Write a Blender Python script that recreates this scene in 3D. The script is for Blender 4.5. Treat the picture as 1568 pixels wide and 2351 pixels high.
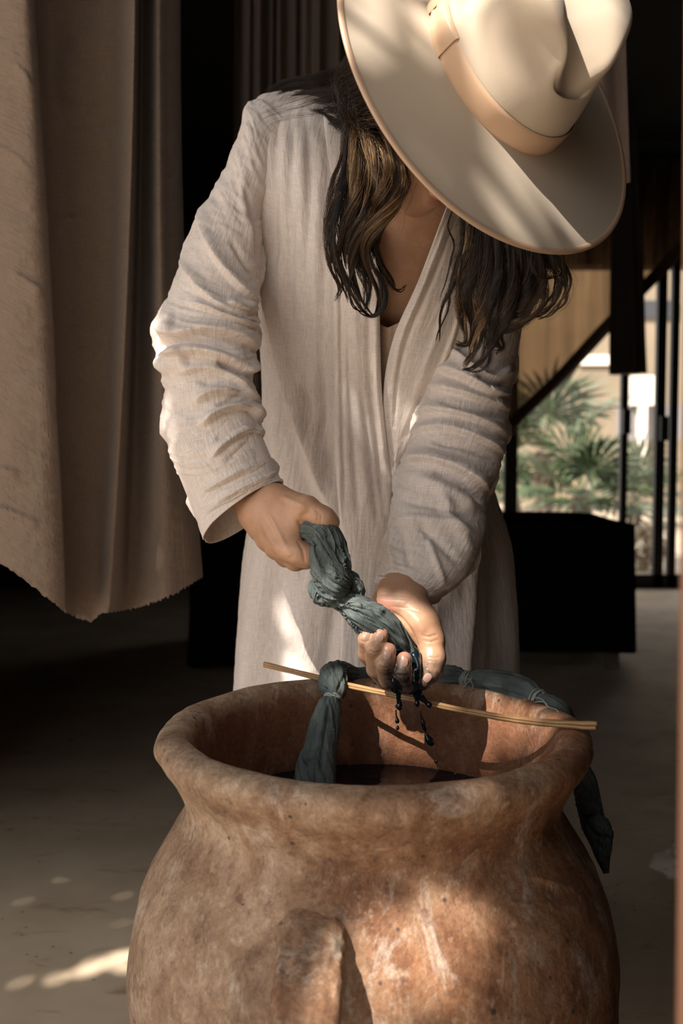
import bpy, math, random
import numpy as np
from mathutils import Vector, Matrix
from mathutils.bvhtree import BVHTree

for o in list(bpy.data.objects):
    bpy.data.objects.remove(o, do_unlink=True)
S = bpy.context.scene
COL = S.collection

# ------------------------------------------------------------------ camera
F = 2351 * 35 / 36.0          # focal length in photo pixels
H = 0.88                      # camera height
PIT = math.radians(3.3)
CP, SP = math.cos(PIT), math.sin(PIT)
cam_d = bpy.data.cameras.new('camera')
cam = bpy.data.objects.new('camera', cam_d)
COL.objects.link(cam)
cam.location = (0, 0, H)
cam.rotation_euler = (math.radians(90) - PIT, 0, 0)
cam_d.sensor_fit = 'VERTICAL'
cam_d.sensor_height = 36
cam_d.sensor_width = 24
cam_d.lens = 35
cam_d.clip_start = 0.02
cam_d.dof.use_dof = True
cam_d.dof.focus_distance = 1.13
cam_d.dof.aperture_fstop = 5.0
S.camera = cam

# ------------------------------------------------------------------ light
SUN = np.array([-0.46, -0.51, 0.73]); SUN /= np.linalg.norm(SUN)   # towards the sun
W = bpy.data.worlds.new('sky'); S.world = W; W.use_nodes = True
bgn = W.node_tree.nodes['Background']
bgn.inputs['Color'].default_value = (1.0, 0.98, 0.965, 1)
bgn.inputs['Strength'].default_value = 1.75
sd = bpy.data.lights.new('sun', 'SUN'); sd.energy = 10.0; sd.angle = math.radians(0.33)
sd.color = (1.0, 0.90, 0.79)
so = bpy.data.objects.new('sun', sd); COL.objects.link(so)
so.rotation_euler = Vector(SUN).to_track_quat('Z', 'Y').to_euler()
so.location = (-3, -3, 5)
vs = S.view_settings
vs.view_transform = 'Standard'; vs.look = 'None'; vs.gamma = 1.0
vs.use_curve_mapping = False
vs.exposure = 0.0

# ------------------------------------------------------------------ helpers
CAM0 = np.array([0, 0, H])

def ray(px, py):
    d = (px - 784) / F; v = -(py - 1175.5) / F
    return np.array([d, CP + v * SP, -SP + v * CP])

def P(px, py, Y):
    r = ray(px, py)
    return CAM0 + r * (Y / r[1])

def proj(X):
    X = np.asarray(X, float) - CAM0
    d = X[..., 1] * CP - X[..., 2] * SP
    u = X[..., 1] * SP + X[..., 2] * CP
    return np.stack([784 + F * X[..., 0] / d, 1175.5 - F * u / d], -1)

def nrm(v):
    v = np.asarray(v, float)
    return v / np.maximum(np.linalg.norm(v, axis=-1, keepdims=True), 1e-12)

def smooth(a, b, x):
    t = np.clip((x - a) / (b - a), 0, 1)
    return t * t * (3 - 2 * t)

def perlin(x, y, seed=0):
    x = np.asarray(x, float); y = np.asarray(y, float)
    xi = np.floor(x).astype(np.int64); yi = np.floor(y).astype(np.int64)
    fx = x - xi; fy = y - yi
    def g(i, j, dx, dy):
        h = (i * 374761393 + j * 668265263 + seed * 974634777) & 0xFFFFFFFF
        h = ((h ^ (h >> 13)) * 1274126177) & 0xFFFFFFFF
        a = ((h ^ (h >> 16)) & 0xFFFF) / 65536.0 * 2 * np.pi
        return np.cos(a) * dx + np.sin(a) * dy
    u = fx ** 3 * (fx * (fx * 6 - 15) + 10); v = fy ** 3 * (fy * (fy * 6 - 15) + 10)
    a = g(xi, yi, fx, fy); b = g(xi + 1, yi, fx - 1, fy)
    c = g(xi, yi + 1, fx, fy - 1); d = g(xi + 1, yi + 1, fx - 1, fy - 1)
    return (a + (b - a) * u) * (1 - v) + (c + (d - c) * u) * v

def fbm(x, y, seed=0, oct=4):
    s = 0; a = 1.0
    for o in range(oct):
        s = s + a * perlin(x, y, seed + o * 17); x = x * 2.03; y = y * 2.03; a *= 0.5
    return s

def crom(pts, n):
    """Catmull-Rom through rows of pts (k,d) -> (n,d)"""
    p = np.asarray(pts, float); k = len(p)
    e = np.vstack([2 * p[0] - p[1], p, 2 * p[-1] - p[-2]])
    t = np.linspace(0, k - 1, n); i = np.minimum(t.astype(int), k - 2); f = (t - i)[:, None]
    p0, p1, p2, p3 = e[i], e[i + 1], e[i + 2], e[i + 3]
    return 0.5 * (2 * p1 + (p2 - p0) * f + (2 * p0 - 5 * p1 + 4 * p2 - p3) * f ** 2 + (3 * p1 - p0 - 3 * p2 + p3) * f ** 3)

def empty(name, loc=(0, 0, 0)):
    o = bpy.data.objects.new(name, None); COL.objects.link(o)
    o.location = loc; o.empty_display_size = 0.05
    return o

def tag(o, label=None, cat=None, group=None, kind=None):
    if label: o['label'] = label
    if cat: o['category'] = cat
    if group: o['group'] = group
    if kind: o['kind'] = kind
    return o

def mesh_obj(name, V, faces, mat=None, parent=None, uv=None, attrs=None, smooth_sh=True):
    """V world coordinates; parent only translates (Empty with a location)."""
    V = np.asarray(V, float).reshape(-1, 3)
    if parent is not None:
        off = np.array(parent.matrix_world.translation) if parent.parent is None and parent.type == 'EMPTY' else None
        if off is None or True:
            p = parent; off = np.zeros(3)
            while p is not None:
                off = off + np.array(p.location); p = p.parent
        V = V - off
    me = bpy.data.meshes.new(name)
    faces = np.asarray(faces) if not isinstance(faces, list) else faces
    if isinstance(faces, np.ndarray) and faces.ndim == 2:
        nf, k = faces.shape
        me.vertices.add(len(V)); me.vertices.foreach_set('co', V.astype(np.float32).ravel())
        me.loops.add(nf * k); me.loops.foreach_set('vertex_index', faces.astype(np.int32).ravel())
        me.polygons.add(nf)
        me.polygons.foreach_set('loop_start', np.arange(0, nf * k, k, dtype=np.int32))
        me.update(calc_edges=True)
    else:
        me.from_pydata(V.tolist(), [], [list(map(int, f)) for f in faces])
    if uv is not None:
        ul = me.uv_layers.new(name='UVMap')
        li = np.empty(len(me.loops), np.int32); me.loops.foreach_get('vertex_index', li)
        ul.data.foreach_set('uv', np.asarray(uv, np.float32).reshape(-1, 2)[li].ravel())
    if attrs:
        for an, av in attrs.items():
            av = np.asarray(av, np.float32)
            if av.ndim == 1:
                a = me.attributes.new(an, 'FLOAT', 'POINT'); a.data.foreach_set('value', av)
            else:
                a = me.attributes.new(an, 'FLOAT_VECTOR', 'POINT'); a.data.foreach_set('vector', av.ravel())
    if smooth_sh:
        me.polygons.foreach_set('use_smooth', np.ones(len(me.polygons), bool))
    me.validate(); me.update()
    o = bpy.data.objects.new(name, me); COL.objects.link(o)
    if mat is not None: me.materials.append(mat)
    if parent is not None: o.parent = parent
    return o

def grid_faces(n, m, closed=False, flip=False):
    mm = m if closed else m - 1
    i, j = np.meshgrid(np.arange(n - 1), np.arange(mm), indexing='ij')
    j2 = (j + 1) % m
    f = np.stack([i * m + j, i * m + j2, (i + 1) * m + j2, (i + 1) * m + j], -1).reshape(-1, 4)
    return f[:, ::-1] if flip else f

def grid_normals(G, closed=False):
    du = np.gradient(G, axis=0)
    if closed:
        dv = (np.roll(G, -1, 1) - np.roll(G, 1, 1)) * 0.5
    else:
        dv = np.gradient(G, axis=1)
    return nrm(np.cross(dv, du))

def grid_uv(G, closed=False):
    """metric uv (metres)"""
    du = np.linalg.norm(np.diff(G, axis=0, prepend=G[:1]), axis=-1).mean(1).cumsum()
    seg = np.linalg.norm(np.diff(G, axis=1, prepend=G[:, :1]), axis=-1)
    dv = seg.mean(0).cumsum()
    return np.stack(np.broadcast_arrays(dv[None, :], du[:, None]), -1)

def seg_dist(q, poly):
    """distance (signed by side) and arc parameter of points q (...,2) to a polyline"""
    poly = np.asarray(poly, float)
    best = np.full(q.shape[:-1], 1e9); sg = np.zeros_like(best); par = np.zeros_like(best)
    L = np.linalg.norm(np.diff(poly, axis=0), axis=1); T = L.sum(); acc = 0
    for a, b, l in zip(poly[:-1], poly[1:], L):
        d = (b - a) / max(l, 1e-9); r = q - a
        t = r @ d; tc = np.clip(t, 0, l)
        dd = np.linalg.norm(r - tc[..., None] * d, axis=-1)
        cr = d[0] * r[..., 1] - d[1] * r[..., 0]
        m = dd < best
        best = np.where(m, dd, best); sg = np.where(m, np.sign(cr), sg); par = np.where(m, (acc + t) / T, par)
        acc += l
    return best, sg, par

def strokes(q, front, folds):
    """fold strokes drawn in photo pixels: (kind, amp_mm, width_px, [(x,y)...]) -> displacement in metres"""
    D = np.zeros(q.shape[:-1])
    for kind, amp, w, pl in folds:
        pl2 = crom(pl, max(2, 6 * (len(pl) - 1))) if len(pl) > 2 else np.array(pl, float)
        mn = pl2.min(0) - 4 * w; mx = pl2.max(0) + 4 * w
        m = front & (q[..., 0] > mn[0]) & (q[..., 0] < mx[0]) & (q[..., 1] > mn[1]) & (q[..., 1] < mx[1])
        if not m.any(): continue
        d, s, t = seg_dist(q[m], pl2)
        win = smooth(-0.12, 0.18, t) * (1 - smooth(0.82, 1.12, t))
        x = d * s / w
        if kind == 'r': pr = np.exp(-x * x)
        elif kind == 's': pr = 1.65 * x * np.exp(-x * x * 0.8) * 0.9           # soft step
        else: pr = np.where(x > 0, np.exp(-(x / 1.6) ** 2), np.exp(-(x / 0.25) ** 2))   # 'o' overlap: sharp on one side
        D[m] += amp * 1e-3 * win * pr
    return D

def ptube(path, rad, n, m, up=None, twist=0.0, shape=None):
    """tube through path (k,3) with radii (k,) -> grid (n,m,3) plus frames"""
    c = crom(np.column_stack([path, rad]), n)
    p = c[:, :3]; r = c[:, 3]
    t = nrm(np.gradient(p, axis=0))
    u = np.zeros_like(p)
    a = np.array([0, 0, 1.0]) if up is None else np.asarray(up, float)
    if abs(a @ t[0]) > 0.9: a = np.array([1.0, 0, 0])
    cu = nrm(a - (a @ t[0]) * t[0])
    for i in range(n):
        cu = nrm(cu - (cu @ t[i]) * t[i]); u[i] = cu
    v = np.cross(t, u)
    s = np.linspace(0, 2 * np.pi, m, endpoint=False)[None, :] + twist * np.linspace(0, 1, n)[:, None]
    R = r[:, None] * (1 if shape is None else shape(np.linspace(0, 1, n)[:, None], np.linspace(0, 2 * np.pi, m, endpoint=False)[None, :]))
    G = p[:, None] + R[..., None] * (np.cos(s)[..., None] * u[:, None] + np.sin(s)[..., None] * v[:, None])
    return G

def capped(G):
    """closed tube grid -> verts, faces with end fans (as quads/tris list)"""
    n, m = G.shape[:2]
    V = np.vstack([G.reshape(-1, 3), G[0].mean(0), G[-1].mean(0)])
    f = grid_faces(n, m, True).tolist()
    for j in range(m):
        f.append([n * m, (j + 1) % m, j]); f.append([n * m + 1, (n - 1) * m + j, (n - 1) * m + (j + 1) % m])
    return V, f

def tube_obj(name, path, rad, mat, parent=None, n=40, m=10, attrs=None, **k):
    G = ptube(np.asarray(path, float), np.asarray(rad, float), n, m, **k)
    V, f = capped(G)
    return mesh_obj(name, V, f, mat, parent)

def box(c, s, rz=0.0):
    x, y, z = np.asarray(s, float) / 2
    V = np.array([[a * x, b * y, d * z] for a in (-1, 1) for b in (-1, 1) for d in (-1, 1)])
    cz, sz = math.cos(rz), math.sin(rz)
    V = V @ np.array([[cz, sz, 0], [-sz, cz, 0], [0, 0, 1]]) + np.asarray(c, float)
    f = [[0, 1, 3, 2], [4, 6, 7, 5], [0, 4, 5, 1], [2, 3, 7, 6], [0, 2, 6, 4], [1, 5, 7, 3]]
    return V, f

def box_obj(name, c, s, mat, parent=None, rz=0.0, bevel=0.0):
    V, f = box(c, s, rz)
    o = mesh_obj(name, V, f, mat, parent, smooth_sh=False)
    if bevel:
        b = o.modifiers.new('bevel', 'BEVEL'); b.width = bevel; b.segments = 2
    return o

def multi_box(name, items, mat, parent=None):
    Vs, fs = [], []; k = 0
    for c, s in items:
        V, f = box(c, s); Vs.append(V); fs += [[i + k for i in q] for q in f]; k += 8
    return mesh_obj(name, np.vstack(Vs), fs, mat, parent, smooth_sh=False)

# ------------------------------------------------------------------ surface nets
def surfnets(f, o, h):
    s = f < 0
    c = np.zeros(tuple(np.array(f.shape) - 1), np.int8)
    for a in (0, 1):
        for b in (0, 1):
            for d in (0, 1):
                c += s[a:f.shape[0] - 1 + a, b:f.shape[1] - 1 + b, d:f.shape[2] - 1 + d]
    act = (c > 0) & (c < 8)
    idx = np.argwhere(act)
    vid = np.full(act.shape, -1, np.int64); vid[tuple(idx.T)] = np.arange(len(idx))
    acc = np.zeros((len(idx), 3)); cnt = np.zeros(len(idx))
    cor = [(a, b, d) for a in (0, 1) for b in (0, 1) for d in (0, 1)]
    val = {q: f[tuple((idx + q).T)] for q in cor}
    for p in cor:
        for ax in range(3):
            if p[ax] == 0:
                q = list(p); q[ax] = 1; q = tuple(q)
                v0, v1 = val[p], val[q]; m = (v0 < 0) != (v1 < 0)
                t = np.where(m, v0 / np.where(m, v0 - v1, 1), 0)
                pt = np.tile(np.array(p, float), (len(idx), 1)); pt[:, ax] += t
                acc[m] += pt[m]; cnt[m] += 1
    V = (idx + acc / cnt[:, None]) * h + o
    faces = []
    for ax in range(3):
        sl0 = [slice(1, -1)] * 3; sl1 = [slice(1, -1)] * 3
        sl0[ax] = slice(0, f.shape[ax] - 1); sl1[ax] = slice(1, f.shape[ax])
        a = s[tuple(sl0)]; b = s[tuple(sl1)]
        e = np.argwhere(a != b)
        inside = a[tuple(e.T)]
        e = e + 1; e[:, ax] -= 1
        b1, b2 = (ax + 1) % 3, (ax + 2) % 3
        def cell(d1, d2):
            q = e.copy(); q[:, b1] += d1; q[:, b2] += d2
            return vid[tuple(q.T)]
        qd = np.stack([cell(-1, -1), cell(0, -1), cell(0, 0), cell(-1, 0)], -1)
        qd = np.where(inside[:, None], qd, qd[:, ::-1])
        faces.append(qd)
    return V, np.vstack(faces)

def smin(a, b, k):
    h = np.clip(0.5 + 0.5 * (b - a) / k, 0, 1)
    return b + (a - b) * h - k * h * (1 - h)

def sd_cone(X, a, b, ra, rb):
    """round cone (capsule with varying radius)"""
    a = np.asarray(a, np.float32); b = np.asarray(b, np.float32)
    ba = b - a; l2 = float(ba @ ba) + 1e-12
    pa = X - a
    t = np.clip((pa @ ba) / l2, 0, 1)
    return np.linalg.norm(pa - t[..., None] * ba, axis=-1) - (ra + (rb - ra) * t)

def sd_ell(X, c, R, rad):
    """ellipsoid; R rows = local axes"""
    q = (X - np.asarray(c, np.float32)) @ np.asarray(R, np.float32).T
    rad = np.asarray(rad, np.float32)
    k0 = np.linalg.norm(q / rad, axis=-1); k1 = np.linalg.norm(q / rad ** 2, axis=-1)
    return k0 * (k0 - 1) / np.maximum(k1, 1e-6)

def sdf_build(prims, lo, hi, h):
    lo = np.asarray(lo, float); hi = np.asarray(hi, float)
    n = np.ceil((hi - lo) / h).astype(int) + 1
    ax = [lo[i] + h * np.arange(n[i]) for i in range(3)]
    X = np.stack(np.meshgrid(*ax, indexing='ij'), -1).astype(np.float32)
    f = np.full(X.shape[:3], 1.0, np.float32)
    for p in prims:
        if p[0] == 'c':
            _, a, b, ra, rb, k = p
            mn = np.minimum(np.array(a) - ra, np.array(b) - rb) - 0.02 - k; mx = np.maximum(np.array(a) + ra, np.array(b) + rb) + 0.02 + k
        else:
            _, c, R, rad, k = p[:5]
            mn = np.array(c) - max(rad) - 0.02 - abs(k); mx = np.array(c) + max(rad) + 0.02 + abs(k)
        i0 = np.clip(np.floor((mn - lo) / h).astype(int), 0, n); i1 = np.clip(np.ceil((mx - lo) / h).astype(int) + 1, 0, n)
        if (i1 <= i0).any(): continue
        sl = tuple(slice(a_, b_) for a_, b_ in zip(i0, i1))
        if p[0] == 'c':
            f[sl] = smin(f[sl], sd_cone(X[sl], a, b, ra, rb), k)
        elif p[0] == 'e':
            f[sl] = smin(f[sl], sd_ell(X[sl], c, R, rad), k)
        else:   # carve
            f[sl] = -smin(-f[sl], sd_ell(X[sl], c, R, rad), k)
    f[0] = f[-1] = 1; f[:, 0] = f[:, -1] = 1; f[:, :, 0] = f[:, :, -1] = 1
    return surfnets(f, lo, h)

# ------------------------------------------------------------------ materials
class NT:
    def __init__(s, name):
        s.m = bpy.data.materials.new(name); s.m.use_nodes = True
        s.t = s.m.node_tree; s.n = s.t.nodes; s.b = s.n['Principled BSDF']; s.out = s.n['Material Output']
    def new(s, t, **kw):
        nd = s.n.new(t)
        for k, v in kw.items(): setattr(nd, k, v)
        return nd
    def link(s, a, b): s.t.links.new(a, b)
    def set(s, **kw):
        for k, v in kw.items():
            k = k.replace('_', ' ')
            s.b.inputs[k].default_value = v if not (isinstance(v, tuple) and len(v) == 3) else (*v, 1)
        return s
    def coord(s, kind='Object', scale=(1, 1, 1), rot=(0, 0, 0)):
        tc = s.new('ShaderNodeTexCoord'); mp = s.new('ShaderNodeMapping')
        mp.inputs['Scale'].default_value = scale; mp.inputs['Rotation'].default_value = rot
        s.link(tc.outputs[kind], mp.inputs['Vector']); return mp.outputs[0]
    def noise(s, vec, scale, detail=4, rough=0.55, dist=0.0):
        n = s.new('ShaderNodeTexNoise'); n.inputs['Scale'].default_value = scale; n.inputs['Detail'].default_value = detail
        n.inputs['Roughness'].default_value = rough; n.inputs['Distortion'].default_value = dist
        s.link(vec, n.inputs['Vector']); return n.outputs['Fac']
    def vor(s, vec, scale, feature='F1'):
        n = s.new('ShaderNodeTexVoronoi'); n.inputs['Scale'].default_value = scale; n.feature = feature
        s.link(vec, n.inputs['Vector']); return n.outputs['Distance']
    def ramp(s, fac, stops):
        r = s.new('ShaderNodeValToRGB'); e = r.color_ramp.elements
        while len(e) < len(stops): e.new(0.5)
        for x, (p, c) in zip(e, stops):
            x.position = p; x.color = (*c, 1) if not isinstance(c, (int, float)) else (c, c, c, 1)
        s.link(fac, r.inputs['Fac']); return r.outputs['Color']
    def mix(s, fac, a, b, mode='MIX'):
        n = s.new('ShaderNodeMix', data_type='RGBA', blend_type=mode)
        for sock, v in ((n.inputs[0], fac), (n.inputs[6], a), (n.inputs[7], b)):
            if isinstance(v, (int, float)): sock.default_value = v if sock == n.inputs[0] else (v, v, v, 1)
            elif isinstance(v, tuple): sock.default_value = (*v, 1)
            else: s.link(v, sock)
        return n.outputs[2]
    def math(s, op, a, b=0.0):
        n = s.new('ShaderNodeMath', operation=op)
        for sock, v in zip(n.inputs, (a, b)):
            if isinstance(v, (int, float)): sock.default_value = v
            else: s.link(v, sock)
        return n.outputs[0]
    def attr(s, name):
        n = s.new('ShaderNodeAttribute'); n.attribute_name = name; return n
    def bump(s, h, strength=0.5, dist=0.001, prev=None):
        n = s.new('ShaderNodeBump'); n.inputs['Strength'].default_value = strength; n.inputs['Distance'].default_value = dist
        s.link(h, n.inputs['Height'])
        if prev is not None: s.link(prev, n.inputs['Normal'])
        return n.outputs[0]
    def done(s, color=None, normal=None, rough=None):
        if color is not None: s.link(color, s.b.inputs['Base Color'])
        if normal is not None: s.link(normal, s.b.inputs['Normal'])
        if rough is not None: s.link(rough, s.b.inputs['Roughness'])
        return s.m

def plain(name, c, rough=0.8, var=0.12, scale=8.0, **kw):
    t = NT(name); v = t.coord()
    n = t.noise(v, scale, 5)
    col = t.mix(n, tuple(x * (1 - var) for x in c), tuple(min(1, x * (1 + var)) for x in c))
    t.set(Roughness=rough, **kw)
    return t.done(col)

def gauze(name, c, cr=1.0, horiz=False, spec=0.15, transl=0.0):
    """crinkled cotton: slubs along both threads on metric uv"""
    t = NT(name)
    a, b = ((40, 900), (700, 30))
    w1 = t.noise(t.coord('UV', (900, 60, 1)), 1.0, 3, 0.6)
    w2 = t.noise(t.coord('UV', (60, 1000, 1)), 1.0, 3, 0.6)
    if horiz: crk = t.noise(t.coord('UV', (25, 160, 1)), 1.0, 4, 0.55, 0.6)
    else: crk = t.noise(t.coord('UV', (190, 34, 1)), 1.0, 4, 0.55, 0.6)
    big = t.noise(t.coord('UV', (14, 14, 1)), 1.0, 4)
    base = t.mix(big, tuple(x * 0.9 for x in c), tuple(min(1, x * 1.08) for x in c))
    sl = t.math('ADD', t.math('MULTIPLY', w1, 0.5), t.math('MULTIPLY', w2, 0.5))
    slc = t.ramp(sl, [(0.36, 0.80), (0.5, 0.98), (0.62, 1.18)])
    base = t.mix(0.8, base, slc, 'MULTIPLY')
    nb = t.bump(crk, 0.55 * cr, 0.0030)
    nb = t.bump(sl, 0.65, 0.0011, nb)
    t.set(Roughness=0.92, Specular_IOR_Level=spec, Sheen_Weight=0.12, Sheen_Roughness=0.6)
    return t.done(base, nb)

M = {}
M['robe'] = gauze('robe_gauze', (0.71, 0.635, 0.59))
M['robe_band'] = gauze('robe_band_gauze', (0.74, 0.665, 0.62), 0.8)
M['cami'] = gauze('camisole_cotton', (0.52, 0.40, 0.32), 0.6)
M['cloth_l'] = gauze('hanging_cotton', (0.205, 0.150, 0.112), 1.3, horiz=True)
M['cloth_b'] = gauze('drape_cotton', (0.26, 0.19, 0.14), 0.8)
M['cloth_t'] = gauze('taupe_cotton', (0.42, 0.29, 0.22), 0.8)

t = NT('floor_concrete'); v = t.coord()
n1 = t.noise(v, 3.2, 6, 0.6); n2 = t.noise(v, 17, 5, 0.65); n3 = t.noise(t.coord(scale=(1, 2.6, 1)), 7.0, 4, 0.6, 0.5)
c = t.ramp(n1, [(0.3, (0.50, 0.385, 0.27)), (0.55, (0.64, 0.51, 0.37)), (0.75, (0.70, 0.58, 0.43))])
c = t.mix(t.ramp(n3, [(0.60, 0.0), (0.72, 0.55)]), c, (0.25, 0.125, 0.065))
sp = t.vor(v, 26)
c = t.mix(t.ramp(sp, [(0.045, 0.85), (0.10, 0.0)]), c, (0.07, 0.05, 0.04))
sp2 = t.vor(t.coord(scale=(1, 1, 1), rot=(0, 0, 0.7)), 7.5)
c = t.mix(t.ramp(t.math('ADD', sp2, t.math('MULTIPLY', n2, 0.12)), [(0.10, 0.75), (0.17, 0.0)]), c, (0.16, 0.09, 0.05))
t.set(Specular_IOR_Level=0.3)
M['floor'] = t.done(c, t.bump(n2, 0.25, 0.003), t.ramp(n2, [(0.3, 0.5), (0.7, 0.72)]))

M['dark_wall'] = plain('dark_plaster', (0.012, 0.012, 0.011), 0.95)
M['wall_out'] = plain('clay_plaster', (0.16, 0.12, 0.09), 0.9)
M['blocker'] = plain('blocker_plaster', (0.10, 0.085, 0.065), 0.95)
M['ground_out'] = plain('garden_ground', (0.42, 0.345, 0.26), 0.95, 0.35, 5)
M['black_cloth'] = plain('black_cotton', (0.006, 0.007, 0.0065), 1.0, Specular_IOR_Level=0.0)
M['iron'] = plain('black_iron', (0.008, 0.007, 0.006), 0.6)

t = NT('jamb_wood'); v = t.coord(scale=(60, 60, 2.2)); n = t.noise(v, 1.0, 5, 0.6, 0.4)
c = t.ramp(n, [(0.3, (0.24, 0.115, 0.07)), (0.7, (0.37, 0.20, 0.135))])
t.set(Roughness=0.55); M['jamb'] = t.done(c, t.bump(n, 0.2, 0.002))

# terracotta
t = NT('terracotta'); v = t.coord()
big = t.noise(v, 5.5, 5, 0.6, 0.5); mid = t.noise(t.coord(scale=(1, 1, 0.75)), 20, 7, 0.68, 0.4); fine = t.noise(v, 170, 4, 0.62); med = t.noise(v, 60, 5, 0.65)
clay = t.ramp(mid, [(0.28, (0.120, 0.055, 0.032)), (0.5, (0.260, 0.128, 0.068)), (0.72, (0.39, 0.21, 0.115))])
pale = t.ramp(mid, [(0.28, (0.165, 0.105, 0.070)), (0.5, (0.315, 0.215, 0.145)), (0.70, (0.47, 0.355, 0.26))])
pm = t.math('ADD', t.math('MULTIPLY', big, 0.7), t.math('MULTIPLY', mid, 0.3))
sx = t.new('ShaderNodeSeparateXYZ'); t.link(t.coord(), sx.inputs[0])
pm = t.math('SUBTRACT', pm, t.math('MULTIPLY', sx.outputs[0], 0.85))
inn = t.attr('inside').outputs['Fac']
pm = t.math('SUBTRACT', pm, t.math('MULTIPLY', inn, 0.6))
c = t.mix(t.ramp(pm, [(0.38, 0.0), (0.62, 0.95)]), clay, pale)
bl = t.noise(v, 8.0, 5, 0.62, 0.9)
c = t.mix(t.ramp(bl, [(0.55, 0.0), (0.70, 0.6)]), c, (0.15, 0.068, 0.04))
wh = t.noise(t.coord(scale=(1, 1, 0.45)), 17, 8, 0.76, 0.8)
c = t.mix(t.ramp(wh, [(0.54, 0.0), (0.66, 0.72)]), c, (0.50, 0.42, 0.35))
c = t.mix(t.ramp(med, [(0.58, 0.0), (0.70, 0.6)]), c, (0.10, 0.055, 0.04))
c = t.mix(t.ramp(med, [(0.30, 0.55), (0.42, 0.0)]), c, (0.50, 0.385, 0.28))
spk = t.new('ShaderNodeTexVoronoi'); spk.inputs['Scale'].default_value = 52; t.link(v, spk.inputs['Vector'])
rnd = t.new('ShaderNodeSeparateColor'); t.link(spk.outputs['Color'], rnd.inputs[0])
size = t.math('SUBTRACT', t.math('MULTIPLY', rnd.outputs[0], 0.30), 0.15)
sm_ = t.ramp(t.math('SUBTRACT', t.math('ADD', size, t.math('MULTIPLY', med, 0.05)), spk.outputs['Distance']), [(0.0, 0.0), (0.05, 0.6)])
c = t.mix(sm_, c, (0.07, 0.055, 0.05))
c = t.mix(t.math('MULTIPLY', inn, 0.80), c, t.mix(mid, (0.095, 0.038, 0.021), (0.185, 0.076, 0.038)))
c = t.mix(sm_, c, (0.05, 0.045, 0.05))
grain = t.noise(v, 420, 4, 0.7)
c = t.mix(0.75, c, t.ramp(t.math('ADD', t.math('MULTIPLY', fine, 0.6), t.math('MULTIPLY', grain, 0.4)), [(0.33, 0.62), (0.5, 0.98), (0.64, 1.32)]), 'MULTIPLY')
pit = t.ramp(t.vor(v, 210), [(0.10, 0.0), (0.24, 1.0)])
nb = t.bump(mid, 0.45, 0.006); nb = t.bump(med, 0.45, 0.0025, nb); nb = t.bump(fine, 0.7, 0.0016, nb); nb = t.bump(pit, 0.35, 0.0008, nb)
t.set(Specular_IOR_Level=0.2)
M['clay'] = t.done(c, nb, t.ramp(mid, [(0.3, 0.75), (0.7, 0.92)]))

t = NT('dye_liquid'); v = t.coord(); n = t.noise(v, 30, 3, 0.5, 0.5)
t.set(Base_Color=(0.003, 0.006, 0.012), Roughness=0.06, Specular_IOR_Level=0.28)
M['dye'] = t.done(None, t.bump(n, 0.35, 0.004))
t = NT('wet_dye'); t.set(Base_Color=(0.006, 0.013, 0.017), Roughness=0.06, Specular_IOR_Level=0.7); M['wet'] = t.m

t = NT('dyed_cotton'); v = t.coord()
n = t.noise(v, 26, 5, 0.6, 0.3); th = t.noise(t.coord('UV', (700, 700, 1)), 1.0, 3, 0.6); ln = t.noise(t.coord('UV', (420, 18, 1)), 1.0, 3, 0.6, 0.4)
c = t.ramp(n, [(0.3, (0.045, 0.058, 0.058)), (0.5, (0.088, 0.108, 0.105)), (0.72, (0.138, 0.165, 0.158))])
c = t.mix(0.6, c, t.ramp(ln, [(0.3, 0.65), (0.7, 1.25)]), 'MULTIPLY')
nb = t.bump(ln, 0.6, 0.0022); nb = t.bump(th, 0.35, 0.0006, nb)
t.set(Roughness=0.8, Specular_IOR_Level=0.3); M['dyed'] = t.done(c, nb)
M['thread'] = plain('tie_thread', (0.30, 0.32, 0.30), 0.8)

t = NT('bamboo'); v = t.coord('UV', (30, 900, 1)); n = t.noise(v, 1.0, 4, 0.6)
t2 = t.noise(t.coord('UV', (28, 10, 1)), 1.0, 3)
c = t.ramp(n, [(0.3, (0.27, 0.14, 0.055)), (0.7, (0.44, 0.265, 0.12))])
c = t.mix(t.ramp(t2, [(0.60, 0.0), (0.68, 0.6)]), c, (0.20, 0.09, 0.03))
t.set(Roughness=0.45); M['bamboo'] = t.done(c, t.bump(n, 0.3, 0.0008))

t = NT('felt'); v = t.coord(); n = t.noise(v, 900, 3, 0.7); n2 = t.noise(v, 9, 4)
c = t.mix(n2, (0.52, 0.44, 0.345), (0.58, 0.495, 0.395))
t.set(Roughness=0.95, Specular_IOR_Level=0.1, Sheen_Weight=0.25, Sheen_Roughness=0.5)
M['felt'] = t.done(c, t.bump(n, 0.25, 0.0006))
t = NT('satin_ribbon'); v = t.coord('UV', (3000, 40, 1)); n = t.noise(v, 1.0, 2)
t.set(Base_Color=(0.60, 0.41, 0.275), Roughness=0.42, Specular_IOR_Level=0.45); M['ribbon'] = t.done(None, t.bump(n, 0.1, 0.0003))
t = NT('edge_binding'); t.set(Base_Color=(0.55, 0.385, 0.27), Roughness=0.5); M['binding'] = t.m

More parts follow.
